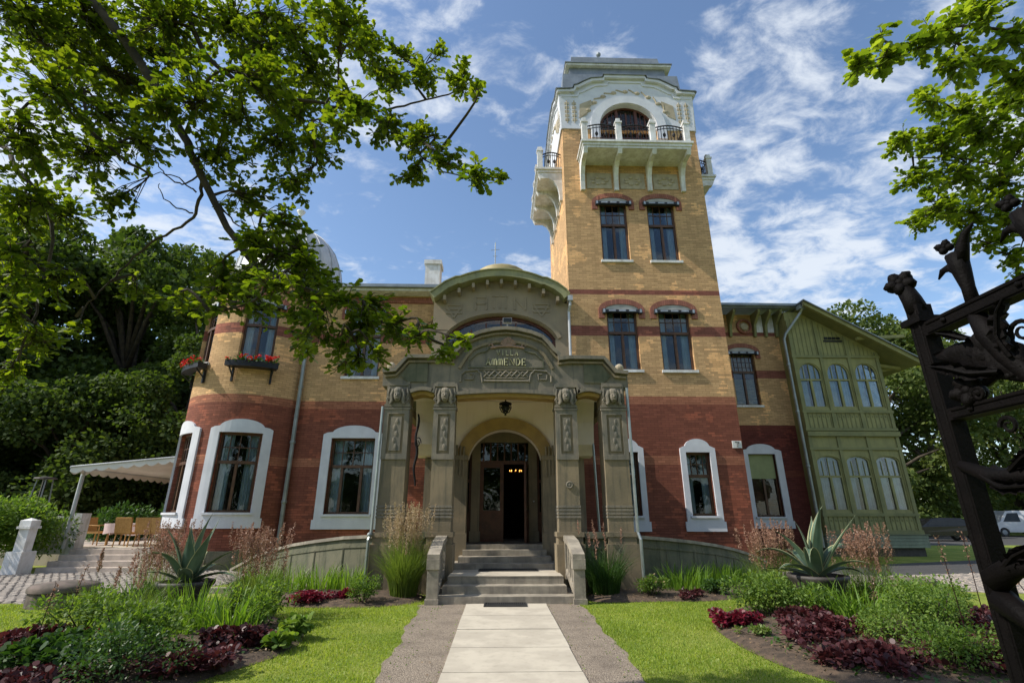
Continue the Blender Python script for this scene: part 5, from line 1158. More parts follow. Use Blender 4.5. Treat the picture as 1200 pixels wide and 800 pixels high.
# ================================================================== CARS
def car(name, label, cat, x, y, ang, L_, H, paint, van=False):
    o = thing(name, label, cat, (x, y, 0)); X = Matrix.Translation((x, y, 0)) @ Matrix.Rotation(R(ang), 4, 'Z'); W_ = 1.8
    hl = L_ / 2
    if van: sec = [(-hl, .35), (-hl, 1.0), (-hl + .75, 1.15), (-hl + 1.35, H - .05), (-hl + 1.7, H), (hl - .1, H), (hl, H - .3), (hl, .35)]
    else: sec = [(-hl, .35), (-hl + .03, .7), (-hl + 1.1, .90), (-hl + 1.9, H - .06), (-hl + 2.4, H), (hl - 1.3, H - .03), (hl - .55, .98), (hl - .05, .90), (hl, .35)]
    wheels = (-hl + .85, hl - .85); low = []
    for wx in wheels: low += [(wx - .37, .35)] + [(wx + .37 * math.cos(R(a)), .34 + .37 * math.sin(R(a))) for a in range(165, 0, -25)] + [(wx + .37, .35)]
    b = MB(); outl = sec + low[::-1]; n = len(outl); vs = []
    for yy, k in ((-W_ / 2, 0), (W_ / 2, 1)):
        for a, z_ in outl: vs.append((a, yy * (1 - .16 * max(0, (z_ - .95) / (H - .95))), z_))
    b.add(vs, [tuple(range(n))[::-1], tuple(range(n, 2 * n))] + [(i, (i + 1) % n, (i + 1) % n + n, i + n) for i in range(n)])
    b.build('body', paint, o, xf=X, bevel=.03)
    gl = MB()
    for s in (-1, 1):
        yy = s * (W_ / 2 - .06)
        q = [(-hl + 1.45, 1.0), (-hl + 1.95, H - .14), (hl - 1.4, H - .13), (hl - .75, 1.0)] if not van else [(-hl + .95, 1.15), (-hl + 1.45, H - .2), (-hl + 2.2, H - .18), (-hl + 2.2, 1.15)]
        gl.add([(a, s * (W_ / 2 + .004) * (1 - .16 * max(0, (z_ - .95) / (H - .95))), z_) for a, z_ in q], [(0, 1, 2, 3)])
    gl.add([(hl - 1.25 if not van else hl + .01, yy, H - .12) for yy in (-.62, .62)] + [(hl - .6 if not van else hl + .01, yy, 1.05) for yy in (.68, -.68)], [(0, 1, 2, 3)])
    gl.build('windows', CARG, o, xf=X)
    for wx in wheels:
        for s in (-1, 1):
            m_ = X @ Matrix.Translation((wx, s * (W_ / 2 - .11), .33)) @ Matrix.Rotation(R(90), 4, 'X')
            w_ = MB().lathe([(.19, .09), (.31, .10), (.33, .06), (.33, -.06), (.31, -.1), (.19, -.09)], 0, 0, 20).build('wheel', RUBBER, o, xf=m_)
            MB().lathe([(.0, .08), (.08, .10), (.19, .085), (.20, 0), (.19, -.085), (.08, -.1), (0, -.08)], 0, 0, 12).build('rim', METAL, w_, xf=m_)
    for s in (-1, 1):
        MB().box(-hl - .01, -hl + .1, s * .62 - .16, s * .62 + .16, .62, .76).build('headlight', GREYP, o, xf=X)
        MB().box(hl - .1, hl + .012, s * .68 - .12, s * .68 + .12, .72, .92).build('tail_light', REDL, o, xf=X)
    return o
car('parked_car', 'black estate car parked beyond the lawn behind the iron gate', 'car', 29.6, 35.3, -8, 5.0, 1.48, CARP)
car('parked_van', 'white van parked at the far right edge beyond the gate', 'van', 42.5, 42.5, -10, 4.8, 2.0, VANP, True)

# ================================================================== PLANTS
def soil(name, pts):
    b = MB(); n = len(pts); c = Vector((sum(p_[0] for p_ in pts) / n, sum(p_[1] for p_ in pts) / n)); vs = []
    rings = [(1, .006), (.93, .05), (.6, .10), (0.01, .13)]
    for k, z_ in rings: vs += [(c.x + (a - c.x) * k, c.y + (q - c.y) * k, z_) for a, q in pts]
    b.add(vs, [(r_ * n + i, r_ * n + (i + 1) % n, (r_ + 1) * n + (i + 1) % n, (r_ + 1) * n + i) for r_ in range(3) for i in range(n)])
    tag(b.build(name, SOIL, smooth=True), kind='structure')
def smooth_loop(pts, n=5):
    out = []; m_ = len(pts)
    for i in range(m_):
        p0, p1, p2, p3 = [Vector(pts[(i + k) % m_]) for k in (-1, 0, 1, 2)]
        for k in range(n):
            t_ = k / n; q = .5 * ((2 * p1) + (p2 - p0) * t_ + (2 * p0 - 5 * p1 + 4 * p2 - p3) * t_ ** 2 + (3 * p1 - p0 - 3 * p2 + p3) * t_ ** 3); out.append((q.x, q.y))
    return out
BEDL = smooth_loop([(-5.5, 6.2), (-6.0, 8.0), (-6.4, 9.9), (-6.0, 10.9), (-4.6, 10.2), (-3.5, 9.0), (-2.95, 8.2), (-2.75, 7.2), (-3.1, 6.3), (-3.6, 5.3), (-4.8, 5.1)])
BEDR = smooth_loop([(3.0, 7.6), (3.3, 8.9), (4.4, 10.2), (6.2, 10.9), (7.8, 10.4), (8.0, 8.8), (7.0, 7.6), (6.2, 6.6), (5.2, 5.2), (3.8, 5.2), (3.1, 6.2)])
BEDPL = smooth_loop([(-1.7, 10.9), (-1.9, 12.0), (-3.2, 12.2), (-5.2, 13.4), (-6.3, 13.2), (-5.8, 11.6), (-4.2, 10.5), (-2.6, 10.3)])
BEDPR = smooth_loop([(1.7, 10.9), (1.9, 12.0), (3.2, 12.1), (5.2, 13.3), (6.6, 14.4), (6.9, 13.4), (5.8, 12.2), (4.4, 11.0), (2.8, 10.8)])
soil('planting_bed', BEDL); soil('planting_bed', BEDR); soil('border_bed', BEDPL); soil('border_bed', BEDPR)
def bush(x, y, r_, h, n, lf, mt, label, cat='bush', name='leafy_bush', shape=OVAL, group=None, z0=.05, blossoms=None):
    o = thing(name, label, cat, (x, y, z0), group)
    n = int(n * 1.7); lf *= .82
    if mt in (HEUCH, COLEUS): n = int(n * 1.5); lf *= .70; h *= .72; r_ *= 1.15
    nl = max(8, int(r_ * 22)); ctr = [(x + random.gauss(0, r_ * .45), y + random.gauss(0, r_ * .45), random.uniform(.35, .8) * h) for _ in range(nl)]
    st = MB()
    for c in ctr[:14]: st.tube([(x + (c[0] - x) * .2, y + (c[1] - y) * .2, z0), (c[0], c[1], z0 + c[2])], [.012, .006], 4)
    st.build('stems', BARK, o)
    k = rng.integers(0, nl, n); C0 = np.array(ctr)[k]; d = rdir(n, .25); rr = rng.random(n) ** .4
    C_ = C0 + d * rr[:, None] * np.array([r_ * .42, r_ * .42, h * .30]); C_[:, 2] = np.maximum(C_[:, 2], .03) + z0
    leaves('foliage', C_, norm(d + rng.normal(size=(n, 3)) * .5), norm(d * .4 + np.array([0, 0, 1]) + rng.normal(size=(n, 3)) * .4), lf * rng.uniform(.6, 1.25, n), shape, mt, o)
    if blossoms:
        nb_ = 40; i = rng.integers(0, n, nb_); leaves('blossoms', C_[i] + np.array([0, 0, .04]), rdir(nb_), rdir(nb_, 2), np.full(nb_, .05), ROUND, blossoms, o)
    return o
def clump(x, y, r_, h, n, wd, mt, label, cat='iris', name='iris_clump', lean=.35, z0=.06, group=None, plume=None, npl=40, droop=1.0, plh=.25):
    o = thing(name, label, cat, (x, y, z0), group)
    a = rng.random(n) * 6.283; q = np.sqrt(rng.random(n)) * r_
    base = np.stack([x + q * np.cos(a), y + q * np.sin(a), np.full(n, z0)], -1); hh = h * rng.uniform(.55, 1.1, n)
    a2 = a + rng.normal(size=n) * .7; lr = lean * hh * rng.uniform(.2, 1.2, n); ln_ = np.stack([np.cos(a2) * lr, np.sin(a2) * lr], -1)
    blades('blades', base, hh, ln_, wd * rng.uniform(.6, 1.2, n), mt, o, droop=droop)
    if plume is not None:
        i = rng.integers(0, n, npl); hs = h * rng.uniform(.72, 1.22, npl); lr = .28 * hs * rng.random(npl); an = rng.random(npl) * 6.283
        blades('stalks', base[i], hs, np.stack([np.cos(an) * lr, np.sin(an) * lr], -1), np.full(npl, .006), mt, o, droop=.3)
        tops = base[i] + np.stack([np.cos(an) * lr, np.sin(an) * lr, hs - .05 * lr], -1); m_ = 80
        tt = rng.random((npl, m_)); C_ = tops[:, None, :] + np.stack([np.cos(an)[:, None] * tt * .10 * plh, np.sin(an)[:, None] * tt * .1 * plh, (tt - .55) * plh], -1)
        rad = (.020 * plh / .25) * np.sin(np.pi * np.clip(tt, .05, 1) ** .7)[..., None]; C_ = C_ + rng.normal(size=C_.shape) * rad * .6
        C_ = C_.reshape(-1, 3); k = len(C_); leaves('plumes', C_, rdir(k, 1.2), rdir(k), rng.uniform(.018, .036, k), OVAL, plume, o)
    return o
# feather reed grass beside the steps
clump(-2.08, 11.3, .26, 1.35, 1300, .014, ORNG, 'tall feather reed grass with straw coloured plumes left of the porch steps', 'ornamental grass', 'feather_reed_grass', .6, plume=PLUME, npl=130, plh=.42, droop=1.2)
clump(2.1, 11.55, .30, 1.1, 800, .014, BUSHD, 'tall green reed grass darkened for the shade right of the porch steps', 'ornamental grass', 'feather_reed_grass', .7, plume=PLUMER, npl=10, plh=.3)  # dark leaf colour stands in for the shade beside the porch
# agaves in urns
def agave(x, y, z, sc, label, seed):
    rs = random.Random(seed); o = thing('agave', label, 'agave', (x, y, 0))
    MB().lathe([(.16 * sc, .05), (.2 * sc, .1), (.3 * sc, z * .55), (.36 * sc, z * .85), (.42 * sc, z - .02), (.42 * sc, z + .03), (.36 * sc, z + .03), (.34 * sc, z - .06), (0, z - .06)], x, y, 24).build('urn', TERRA, o, smooth=True)
    for k in range(15):
        a = k * 2.4 + rs.uniform(-.2, .2); el_ = R(86 - k * 5.0 + rs.uniform(-6, 6)); Ln = sc * rs.uniform(.85, 1.15) * (1.0 if k < 10 else .8); wd = .098 * sc
        n = 12; q = Vector((x + .05 * math.cos(a), y + .05 * math.sin(a), z)); e = el_; L_ = []
        bendk = rs.uniform(0, .10) if k < 6 else rs.uniform(.08, .26)
        for i in range(n + 1):
            L_.append((q.copy(), e)); q = q + Vector((math.cos(a) * math.cos(e), math.sin(a) * math.cos(e), math.sin(e))) * (Ln / n); e -= bendk * (i / n) * 1.6
        side = Vector((-math.sin(a), math.cos(a), 0)); vs = []; m1 = []
        for i, (q, e) in enumerate(L_):
            t_ = i / n; ww = wd * (math.sin(math.pi * min(1, (t_ * .8 + .22))) ** .8) * (1 - t_ ** 3) + .002
            up = Vector((-math.cos(a) * math.sin(e), -math.sin(a) * math.sin(e), math.cos(e)))
            for j, (c1, c2) in enumerate(((-1, .28), (-.5, .05), (0, -.08), (.5, .05), (1, .28))): vs.append(q + side * ww * c1 + up * ww * c2)
            for c1, c2 in ((-1.10, .30), (-.86, .24), (.86, .24), (1.10, .30)): m1.append(q + side * ww * c1 + up * (ww * c2 + .004))
        b = MB().add(vs, [(i * 5 + j, i * 5 + j + 1, (i + 1) * 5 + j + 1, (i + 1) * 5 + j) for i in range(n) for j in range(4)]); lf = b.build('leaf', AGAVE, o, smooth=True)
        b = MB().add(m1, [(i * 4 + j, i * 4 + j + 1, (i + 1) * 4 + j + 1, (i + 1) * 4 + j) for i in range(n) for j in (0, 2)]); b.build('leaf_margin', AGAVEE, lf, smooth=True)
agave(5.3, 9.2, .62, 1.12, 'large variegated agave in a dark urn rising from the right flower bed', 5)
agave(-5.2, 9.0, .58, 1.0, 'large grey green agave in a dark urn rising from the left flower bed', 11)
# left bed
G1 = 'iris clumps in the flower beds'; G2 = 'green bushes in the flower beds'; G3 = 'maroon heucheras in the beds'; G4 = 'pink plumed grasses in the beds'; G5 = 'crimson foliage plants'
clump(-4.4, 7.9, .42, .75, 150, .036, IRISL, 'broad iris clump in front of the left agave', group=G1)
clump(-3.75, 7.7, .35, .72, 130, .036, IRISL, 'bright iris clump leaning right in the left bed, nearest the lawn', group=G1, lean=.8)
clump(-5.6, 8.7, .35, .8, 120, .034, IRISL, 'iris clump left of the left agave', group=G1, lean=.7)
clump(-5.3, 7.7, .40, .85, 700, .010, ORNG, 'fine green grass tuft left of centre in the left bed', 'ornamental grass', 'grass_tuft', .7, group=G4, plume=PLUMER, npl=14)
clump(-5.75, 9.3, .30, 1.1, 500, .009, ORNG, 'pink plumed grass behind the left agave on its left', 'ornamental grass', 'grass_tuft', .5, group=G4, plume=PLUMER, npl=80, plh=.4)
clump(-4.2, 9.3, .36, 1.05, 600, .009, ORNG, 'pink plumed grass just right of the left agave', 'ornamental grass', 'grass_tuft', .55, group=G4, plume=PLUMER, npl=80, plh=.38)
bush(-3.6, 8.3, .52, .62, 1300, .07, BUSHL, 'rounded green bush at the right end of the left bed', group=G2)
bush(-4.35, 6.7, .58, .62, 1700, .065, BUSHL, 'green bush in the middle front of the left bed', group=G2)
bush(-5.4, 7.5, .5, .60, 1600, .07, BUSHL, 'wide green bush on the left side of the left bed', group=G2)
bush(-3.95, 5.9, .50, .50, 1500, .05, BUSHD, 'dark fine leaved bush at the bottom of the left bed', group=G2)
bush(-5.7, 8.9, .45, .5, 1100, .06, BUSHD, 'dark bush at the back left of the left bed', group=G2)
bush(-4.9, 6.2, .5, .32, 1000, .075, BUSHD, 'low dark leafy plant front left of the left bed', group=G2, shape=ROUND)
bush(-3.3, 7.2, .34, .32, 420, .10, HEUCH, 'maroon heuchera beside the lawn edge of the left bed', 'heuchera', 'heuchera', ROUND, G3)
bush(-5.1, 7.0, .36, .34, 420, .10, COLEUS, 'bright crimson heuchera in the middle of the left bed', 'heuchera', 'heuchera', ROUND, G5)
bush(-5.65, 7.0, .36, .34, 420, .10, HEUCH, 'maroon heuchera at the left edge of the left bed', 'heuchera', 'heuchera', ROUND, G3)
bush(-3.4, 6.2, .4, .26, 420, .09, HEUCH, 'low maroon heuchera at the bottom right of the left bed', 'heuchera', 'heuchera', ROUND, G3)
bush(-4.6, 5.5, .4, .26, 420, .09, HEUCH, 'low maroon heuchera at the bottom edge of the left bed', 'heuchera', 'heuchera', ROUND, G3)
bush(-2.95, 7.85, .22, .22, 130, .12, BUSHL, 'small broad leaved green plant at the tip of the left bed', 'plant', 'broad_leaved_plant', ROUND)
bush(-2.95, 7.2, .18, .14, 110, .10, BUSHL, 'tiny pale green plant at the lawn edge of the left bed', 'plant', 'broad_leaved_plant', ROUND)
# border left
for (x, y, lb) in ((-5.3, 12.0, 'leftmost bright iris clump under the left ramp wall'), (-4.6, 11.8, 'second iris clump from the left under the left ramp wall'), (-3.95, 11.9, 'third iris clump under the left ramp wall'), (-3.35, 11.95, 'iris clump nearest the porch under the left ramp wall')):
    clump(x, y, .42, .62, 140, .036, IRISL, lb, group='irises under the left ramp wall', lean=.45)
bush(-3.75, 10.75, .36, .24, 420, .08, COLEUS, 'low crimson plant in the left border beside the lawn', 'heuchera', 'heuchera', ROUND, G5)
bush(-3.05, 10.95, .26, .24, 300, .08, COLEUS, 'small crimson plant next to the round bush in the left border', 'heuchera', 'heuchera', ROUND, G5)
bush(-2.72, 10.65, .30, .42, 900, .055, BUSHL, 'small round green bush left of the straw plumed grass', group=G2)
# border right
clump(3.9, 11.9, .5, .62, 220, .036, IRISL, 'dark iris clump in the shade of the right ramp wall, nearest the porch', group='irises under the right ramp wall', lean=.6)
clump(4.8, 12.5, .5, .62, 220, .036, IRISL, 'iris clump in the shade under the middle of the right ramp wall', group='irises under the right ramp wall', lean=.6)
clump(5.6, 13.2, .5, .6, 200, .036, IRISL, 'iris clump at the far end of the right ramp wall', group='irises under the right ramp wall', lean=.6)
bush(3.0, 11.2, .30, .40, 800, .06, BUSHL, 'small pale flowering bush right of the porch steps', group=G2, blossoms=PLUME)
bush(3.75, 11.05, .2, .18, 200, .07, HEUCH, 'small maroon heuchera in the right border', 'heuchera', 'heuchera', ROUND, G3)
bush(4.5, 11.4, .3, .35, 500, .07, BUSHD, 'low dark bush in the right border beside the lawn', group=G2)
# right bed
clump(5.3, 8.3, .40, .72, 120, .036, IRISL, 'iris clump with yellowing blades in front of the right agave', group=G1, lean=.7)
clump(6.5, 9.0, .36, .66, 100, .034, IRISL, 'iris clump right of the right agave', group=G1, lean=.8)
clump(4.85, 9.9, .30, 1.1, 450, .009, ORNG, 'pink plumed grass left of the right agave', 'ornamental grass', 'grass_tuft', .4, group=G4, plume=PLUMER, npl=80, plh=.38)
clump(6.5, 9.7, .32, 1.05, 500, .009, ORNG, 'pink plumed grass right of the right agave', 'ornamental grass', 'grass_tuft', .4, group=G4, plume=PLUMER, npl=90, plh=.38)
bush(4.25, 8.9, .62, .62, 1900, .07, BUSHL, 'large bright green bush at the left end of the right bed', group=G2)
bush(5.35, 7.1, .60, .78, 2100, .055, BUSHL, 'tall green bush in the middle front of the right bed', group=G2)
bush(6.2, 8.1, .55, .6, 1500, .06, BUSHL, 'green bush right of centre in the right bed', group=G2)
bush(6.95, 8.8, .45, .55, 1200, .065, BUSHL, 'green bush at the right end of the right bed', group=G2)
bush(4.7, 6.0, .50, .45, 1400, .05, BUSHL, 'green bush at the bottom of the right bed', group=G2)
bush(3.4, 8.35, .26, .26, 420, .085, COLEUS, 'crimson heuchera at the left tip of the right bed', 'heuchera', 'heuchera', ROUND, G5)
bush(4.55, 7.9, .42, .34, 650, .10, HEUCH, 'maroon heuchera below the right agave', 'heuchera', 'heuchera', ROUND, G3)
bush(3.95, 6.2, .45, .28, 600, .10, HEUCH, 'maroon heuchera at the bottom left of the right bed', 'heuchera', 'heuchera', ROUND, G3)
bush(6.6, 7.5, .62, .42, 1100, .10, HEUCH, 'wide maroon heuchera mound on the right of the right bed', 'heuchera', 'heuchera', ROUND, G3)
bush(5.9, 6.3, .55, .3, 900, .09, HEUCH, 'low maroon heuchera mound at the lower right of the right bed', 'heuchera', 'heuchera', ROUND, G3)
bush(4.9, 9.0, .45, .55, 1300, .06, BUSHL, 'green bush directly left of the right urn', group=G2)
bush(6.0, 9.6, .5, .55, 1300, .06, BUSHL, 'green bush behind the right urn towards the cobbles', group=G2)
bush(4.0, 7.3, .36, .26, 480, .09, HEUCH, 'small maroon heuchera on the open soil left of the tall green bush', 'heuchera', 'heuchera', ROUND, G3)
bush(4.7, 7.2, .42, .40, 900, .05, BUSHL, 'low green bush between the maroon mounds of the right bed', group=G2)
bush(5.2, 6.0, .45, .3, 700, .09, HEUCH, 'maroon heuchera at the bottom centre of the right bed', 'heuchera', 'heuchera', ROUND, G3)
bush(6.9, 6.7, .5, .35, 900, .08, HEUCH, 'maroon heuchera beside the gate stile', 'heuchera', 'heuchera', ROUND, G3)
bush(5.7, 7.6, .4, .5, 1000, .05, BUSHL, 'fine leaved green bush right of the tall one in the right bed', group=G2)
clump(5.0, 8.6, .36, .7, 90, .036, IRISL, 'iris clump left of the right urn', group=G1, lean=.8)
bush(3.4, 7.6, .13, .12, 260, .05, ORNG, 'tiny tuft of green on the soil at the left of the right bed', 'plant', 'small_tuft')
# thin pink flower stalks rising in the foreground
def stalk(x, y, h, lx, label):
    o = thing('flower_stalk', label, 'flower stalk', (x, y, .1), 'thin heuchera flower stalks'); P_ = [(x, y, .08), (x + lx * .3, y, h * .5), (x + lx, y, h)]
    MB().tube(P_, [.006, .005, .003], 4).build('stem', HEUCH, o)
    n = 60; t_ = rng.random(n) * .32; C_ = np.stack([x + lx * (1 - t_ * 1.4), np.full(n, y), h * (1 - t_)], -1) + rng.normal(size=(n, 3)) * .018
    leaves('blossoms', C_, rdir(n), rdir(n), np.full(n, .026), OVAL, PLUMER, o)
stalk(5.35, 6.5, 1.38, -.05, 'tall pink flower stalk nearest the centre of the right bed'); stalk(5.7, 6.6, 1.42, .02, 'pair mate pink flower stalk beside the tall one in the right bed')
stalk(5.6, 5.6, 1.34, -.55, 'leaning pink flower stalk beside the iron gate'); stalk(4.9, 7.4, .8, .1, 'short pink flower stalk above the maroon leaves of the right bed')
stalk(-5.1, 6.2, .9, .05, 'short dark flower stalk at the left of the left bed'); stalk(-5.6, 7.2, 1.0, .1, 'thin dark flower stalk over the left cobbles')
# bush with vines at the terrace corner
bush(-15.3, 17.0, 1.35, 2.1, 7000, .14, BUSHL, 'large rounded bright green shrub behind the white newel post', 'shrub', 'garden_shrub', z0=0)
bush(-13.6, 22.2, .7, 1.6, 900, .3, BUSHD, 'potted palm like plant at the back of the terrace', 'plant', 'terrace_plant', z0=.6)
bush(-16.8, 23.5, 1.3, 2.0, 2200, .2, BUSHD, 'dark shrub behind the terrace balustrade', 'shrub', 'garden_shrub', z0=0)
bush(8.6, 17.9, .4, .8, 500, .1, BUSHD, 'small dark green plant in the corner where tower and right wall meet', 'plant', 'corner_plant', z0=0)

# lawn blades (uncountable grass)
def lawn(name, area, dens, cut):
    x0, x1, y0, y1 = area; n = int((x1 - x0) * (y1 - y0) * dens); P_ = np.stack([rng.uniform(x0, x1, n), rng.uniform(y0, y1, n)], -1)
    def inside(pg):
        c = np.zeros(n, bool); 
        for i in range(len(pg)):
            x1_, y1_ = pg[i]; x2_, y2_ = pg[i - 1]
            if y1_ == y2_: continue
            c ^= ((y1_ > P_[:, 1]) != (y2_ > P_[:, 1])) & (P_[:, 0] < (x2_ - x1_) * (P_[:, 1] - y1_) / (y2_ - y1_) + x1_)
        return c
    ok = np.ones(n, bool)
    for pg in cut: ok &= ~inside(pg)
    P_ = P_[ok]; n = len(P_); pn = np.sin(P_[:, 0] * 1.9 + np.sin(P_[:, 1] * 1.3)) * np.sin(P_[:, 1] * 2.3 + P_[:, 0]) ; h = rng.uniform(.015, .045, n) * (1 + .45 * pn) * np.where(rng.random(n) < .03, 1.9, 1); a = rng.random(n) * 6.283; l_ = h * rng.uniform(.2, 1, n)
    o = blades(name, np.c_[P_, np.zeros(n)], h, np.stack([np.cos(a) * l_, np.sin(a) * l_], -1), rng.uniform(.006, .012, n), GRASSM, None, seg=2, tip=.1)
    tag(o, 'short mown green grass of the lawn', 'grass', kind='stuff')
def shrink(pg, d, seed=1):
    c = Vector((sum(q[0] for q in pg) / len(pg), sum(q[1] for q in pg) / len(pg))); out = []
    for i, q in enumerate(pg):
        v_ = Vector(q) - c; out.append(tuple(c + v_ * max(0, 1 - (d + .03 * math.sin(i * 1.7) + .02 * math.sin(i * 4.1)) / v_.length)))
    return out
CUT = [shrink(q, .07) for q in (BEDL, BEDR, BEDPL, BEDPR)] + [PGL, PGR, [(a * (1 - .015 * abs(math.sin(b_ * 23))), b_) for a, b_ in GVP]]
lawn('lawn_grass', (-9.5, -1.2, 5.2, 11.6), 2400, CUT); lawn('lawn_grass', (1.2, 9.0, 5.2, 12.6), 2400, CUT)
# weeds and litter
def scatter(name, pgs, dens, szr, mt, label, shape=OVAL, flat=2.0, z0=.07, edge=None):
    out = []
    for pg in pgs:
        xs = [q[0] for q in pg]; ys = [q[1] for q in pg]; n = int((max(xs) - min(xs)) * (max(ys) - min(ys)) * dens)
        for _ in range(n):
            x, y = random.uniform(min(xs), max(xs)), random.uniform(min(ys), max(ys))
            if inpoly(x, y, pg) and (edge is None or edge(x, y)): out.append((x, y))
    P_ = np.array(out); n = len(P_)
    z = np.full(n, z0) + rng.random(n) * .03
    o = leaves(name, np.c_[P_, z], rdir(n) * np.array([1, 1, .3]), norm(rng.normal(size=(n, 3)) + np.array([0, 0, flat])), rng.uniform(*szr, n), shape, mt)
    tag(o, label, 'ground cover', kind='stuff')
scatter('ground_cover', [shrink(BEDL, .25), shrink(BEDR, .3)], 170, (.02, .06), BUSHD, 'low green ground cover between the bed plants', ROUND)
scatter('maroon_ground_cover', [[(3.3, 6.0), (5.0, 5.6), (7.2, 7.0), (7.3, 8.2), (5.6, 7.6), (4.2, 8.0), (3.5, 7.2)], [(-5.6, 5.6), (-3.3, 5.8), (-3.0, 7.6), (-3.8, 7.4), (-4.8, 6.6)]], 150, (.04, .09), HEUCH, 'scattered maroon foliage spreading between the bed plants', ROUND, 1.2, .14)
scatter('leaf_litter', [BEDL, BEDR, BEDPL, BEDPR], 130, (.015, .045), LITTER, 'dry brown leaves and bits on the bed soil', OVAL, 3)
scatter('gravel_litter', [GVP], 40, (.01, .03), LITTER, 'bits of dry leaf on the gravel', OVAL, 4, .012, lambda x, y: abs(x) > .78)
scatter('gravel_weeds', [GVP], 90, (.012, .03), BUSHL, 'tiny green weeds in the gravel edges', OVAL, .6, .012, lambda x, y: abs(x) > 1.15 or .76 < abs(x) < .82)

# ================================================================== TREES
def far_tree_mesh(name, h, spread, trunk_h, nleaf, lsz, mt, seed, low=.18):
    rs = random.Random(seed); rg = np.random.default_rng(seed)
    tr = MB(); tr.tube([(0, 0, -.2), (rs.uniform(-.2, .2), 0, h * .25), (rs.uniform(-.4, .4), .2, h * .5), (0, 0, h * .85)], [.035 * h * .6, .028 * h * .6, .018 * h * .6, .04], 9)
    blobs = []
    for k in range(46):
        zf = rs.uniform(low, .97); rad = spread * (math.sin(math.pi * min(1, (zf - low * .6) / (1.05 - low * .6)) ** .75) ** .7) * rs.uniform(.55, 1.0)
        a = rs.uniform(0, 6.283); c = (rad * math.cos(a), rad * math.sin(a), h * zf - rs.uniform(0, .04) * h); blobs.append((c, rs.uniform(.13, .24) * spread + .35))
        if k % 2 == 0: tr.tube([(0, 0, h * zf * .62), (c[0] * .5, c[1] * .5, h * zf * .85), c], [.010 * h, .006 * h, .02], 5)
    k = rg.integers(0, len(blobs), nleaf); C0 = np.array([b_[0] for b_ in blobs])[k]; rr = np.array([b_[1] for b_ in blobs])[k]
    d = norm(rg.normal(size=(nleaf, 3)) + np.array([0, 0, .25])); q = rg.random(nleaf) ** .35
    C_ = C0 + d * (rr * q)[:, None] * np.array([1.15, 1.15, .8])
    nn = norm(d * .6 + np.array([0, 0, .7]) + rg.normal(size=(nleaf, 3)) * .6)
    return tr, (C_, norm(d + rg.normal(size=(nleaf, 3))), nn, lsz * rg.uniform(.6, 1.3, nleaf))
def far_proto(h, spread, nleaf, lsz, mt, seed, label, low=.18, name='broadleaf_tree', group=None):
    o = thing(name, label, 'tree', (0, 0, 0), group)
    tr, (C_, D_, N_, S_) = far_tree_mesh(name, h, spread, 0, nleaf, lsz, mt, seed, low)
    tr.build('trunk', BARK, o, smooth=True); leaves('crown', C_, D_, N_, S_, CARD, mt, o); return o
GL = 'woodland trees left of the villa'; GR = 'park trees right of the villa'
pA = far_proto(17, 5.2, 26000, .25, FARL, 1, '', .12); pB = far_proto(20, 5.8, 28000, .27, FARL, 2, '', .25); pC = far_proto(9, 4.2, 16000, .22, FARL, 3, '', .02)
pD = far_proto(17, 6.0, 28000, .27, FARR, 4, '', .10)
def plant(pr, lst, grp):
    for i, (x, y, s, a, lb) in enumerate(lst):
        o = pr if i == 0 else copy_tree(pr)
        o.location = (x, y, 0); o.rotation_euler = (0, 0, R(a)); o.scale = (s, s, s); o['label'] = lb; o['group'] = grp
plant(pA, [(-25.5, 33, 1.22, 0, 'tall dense tree closest to the turret on its left'), (-31, 30, 1.2, 120, 'tall dark tree left of the one beside the turret'), (-37, 32, 1.25, 60, 'tall tree at the left edge of the woodland'),
           (-20, 38, .92, 200, 'tree just behind the turret on the left'), (-42, 38, 1.2, 280, 'farthest left woodland tree')], GL)
plant(pB, [(-29, 42, 1.25, 30, 'high crowned tree rising at the back of the woodland centre'), (-38, 46, 1.3, 140, 'high crowned tree at the back left of the woodland'), (-21.5, 47, 1.05, 250, 'slender high tree at the back right of the woodland'), (-18.5, 30.0, .74, 190, 'tree with visible dark trunk behind the awning')], GL)
plant(pC, [(-23, 27.5, .95, 0, 'low dark tree behind the patio heater'), (-29, 26, .9, 90, 'low dark tree at the left edge behind the shrub'), (-18.5, 35, 1.0, 180, 'low bushy tree behind the awning'), (-35, 28, 1.0, 250, 'low bushy tree outside left'),
           (-14, 36, 1.0, 30, 'low bushy tree hidden between awning and turret'), (-26, 24.5, .62, 30, 'small round dark tree left of the patio heater'), (-21.5, 30, .8, 130, 'small dark tree right of the patio heater')], GL)
plant(pD, [(32, 42, 1.12, 0, 'broad green tree just right of the timber bay'), (41, 47, 1.15, 90, 'broad green tree behind the gate stile'), (51, 50, 1.15, 200, 'broad green tree at the far right behind the gate'), (36.5, 60, 1.2, 40, 'tall tree behind the first park tree'), (62, 58, 1.2, 310, 'park tree at the right frame edge'),
           (33.5, 70, 1.1, 70, 'distant park tree in the gap beside the timber bay'), (46, 72, 1.2, 10, 'distant park tree behind the black car'), (-14, -22, 1.0, 0, 'street tree across the road behind the viewpoint, left'), (-3, -24, 1.05, 80, 'street tree across the road behind the viewpoint, centre left'), (7, -23, 1.0, 160, 'street tree across the road behind the viewpoint, centre right'), (17, -22, 1.0, 240, 'street tree across the road behind the viewpoint, right'), (28, -20, 1.0, 300, 'street tree across the road behind the viewpoint, far right')], GR)
tb_ = MB()
hedge_n = 16000; hx = rng.uniform(-60, -14, hedge_n); hy = 50 + rng.normal(size=hedge_n) * 1.5; hz = rng.random(hedge_n) * 9
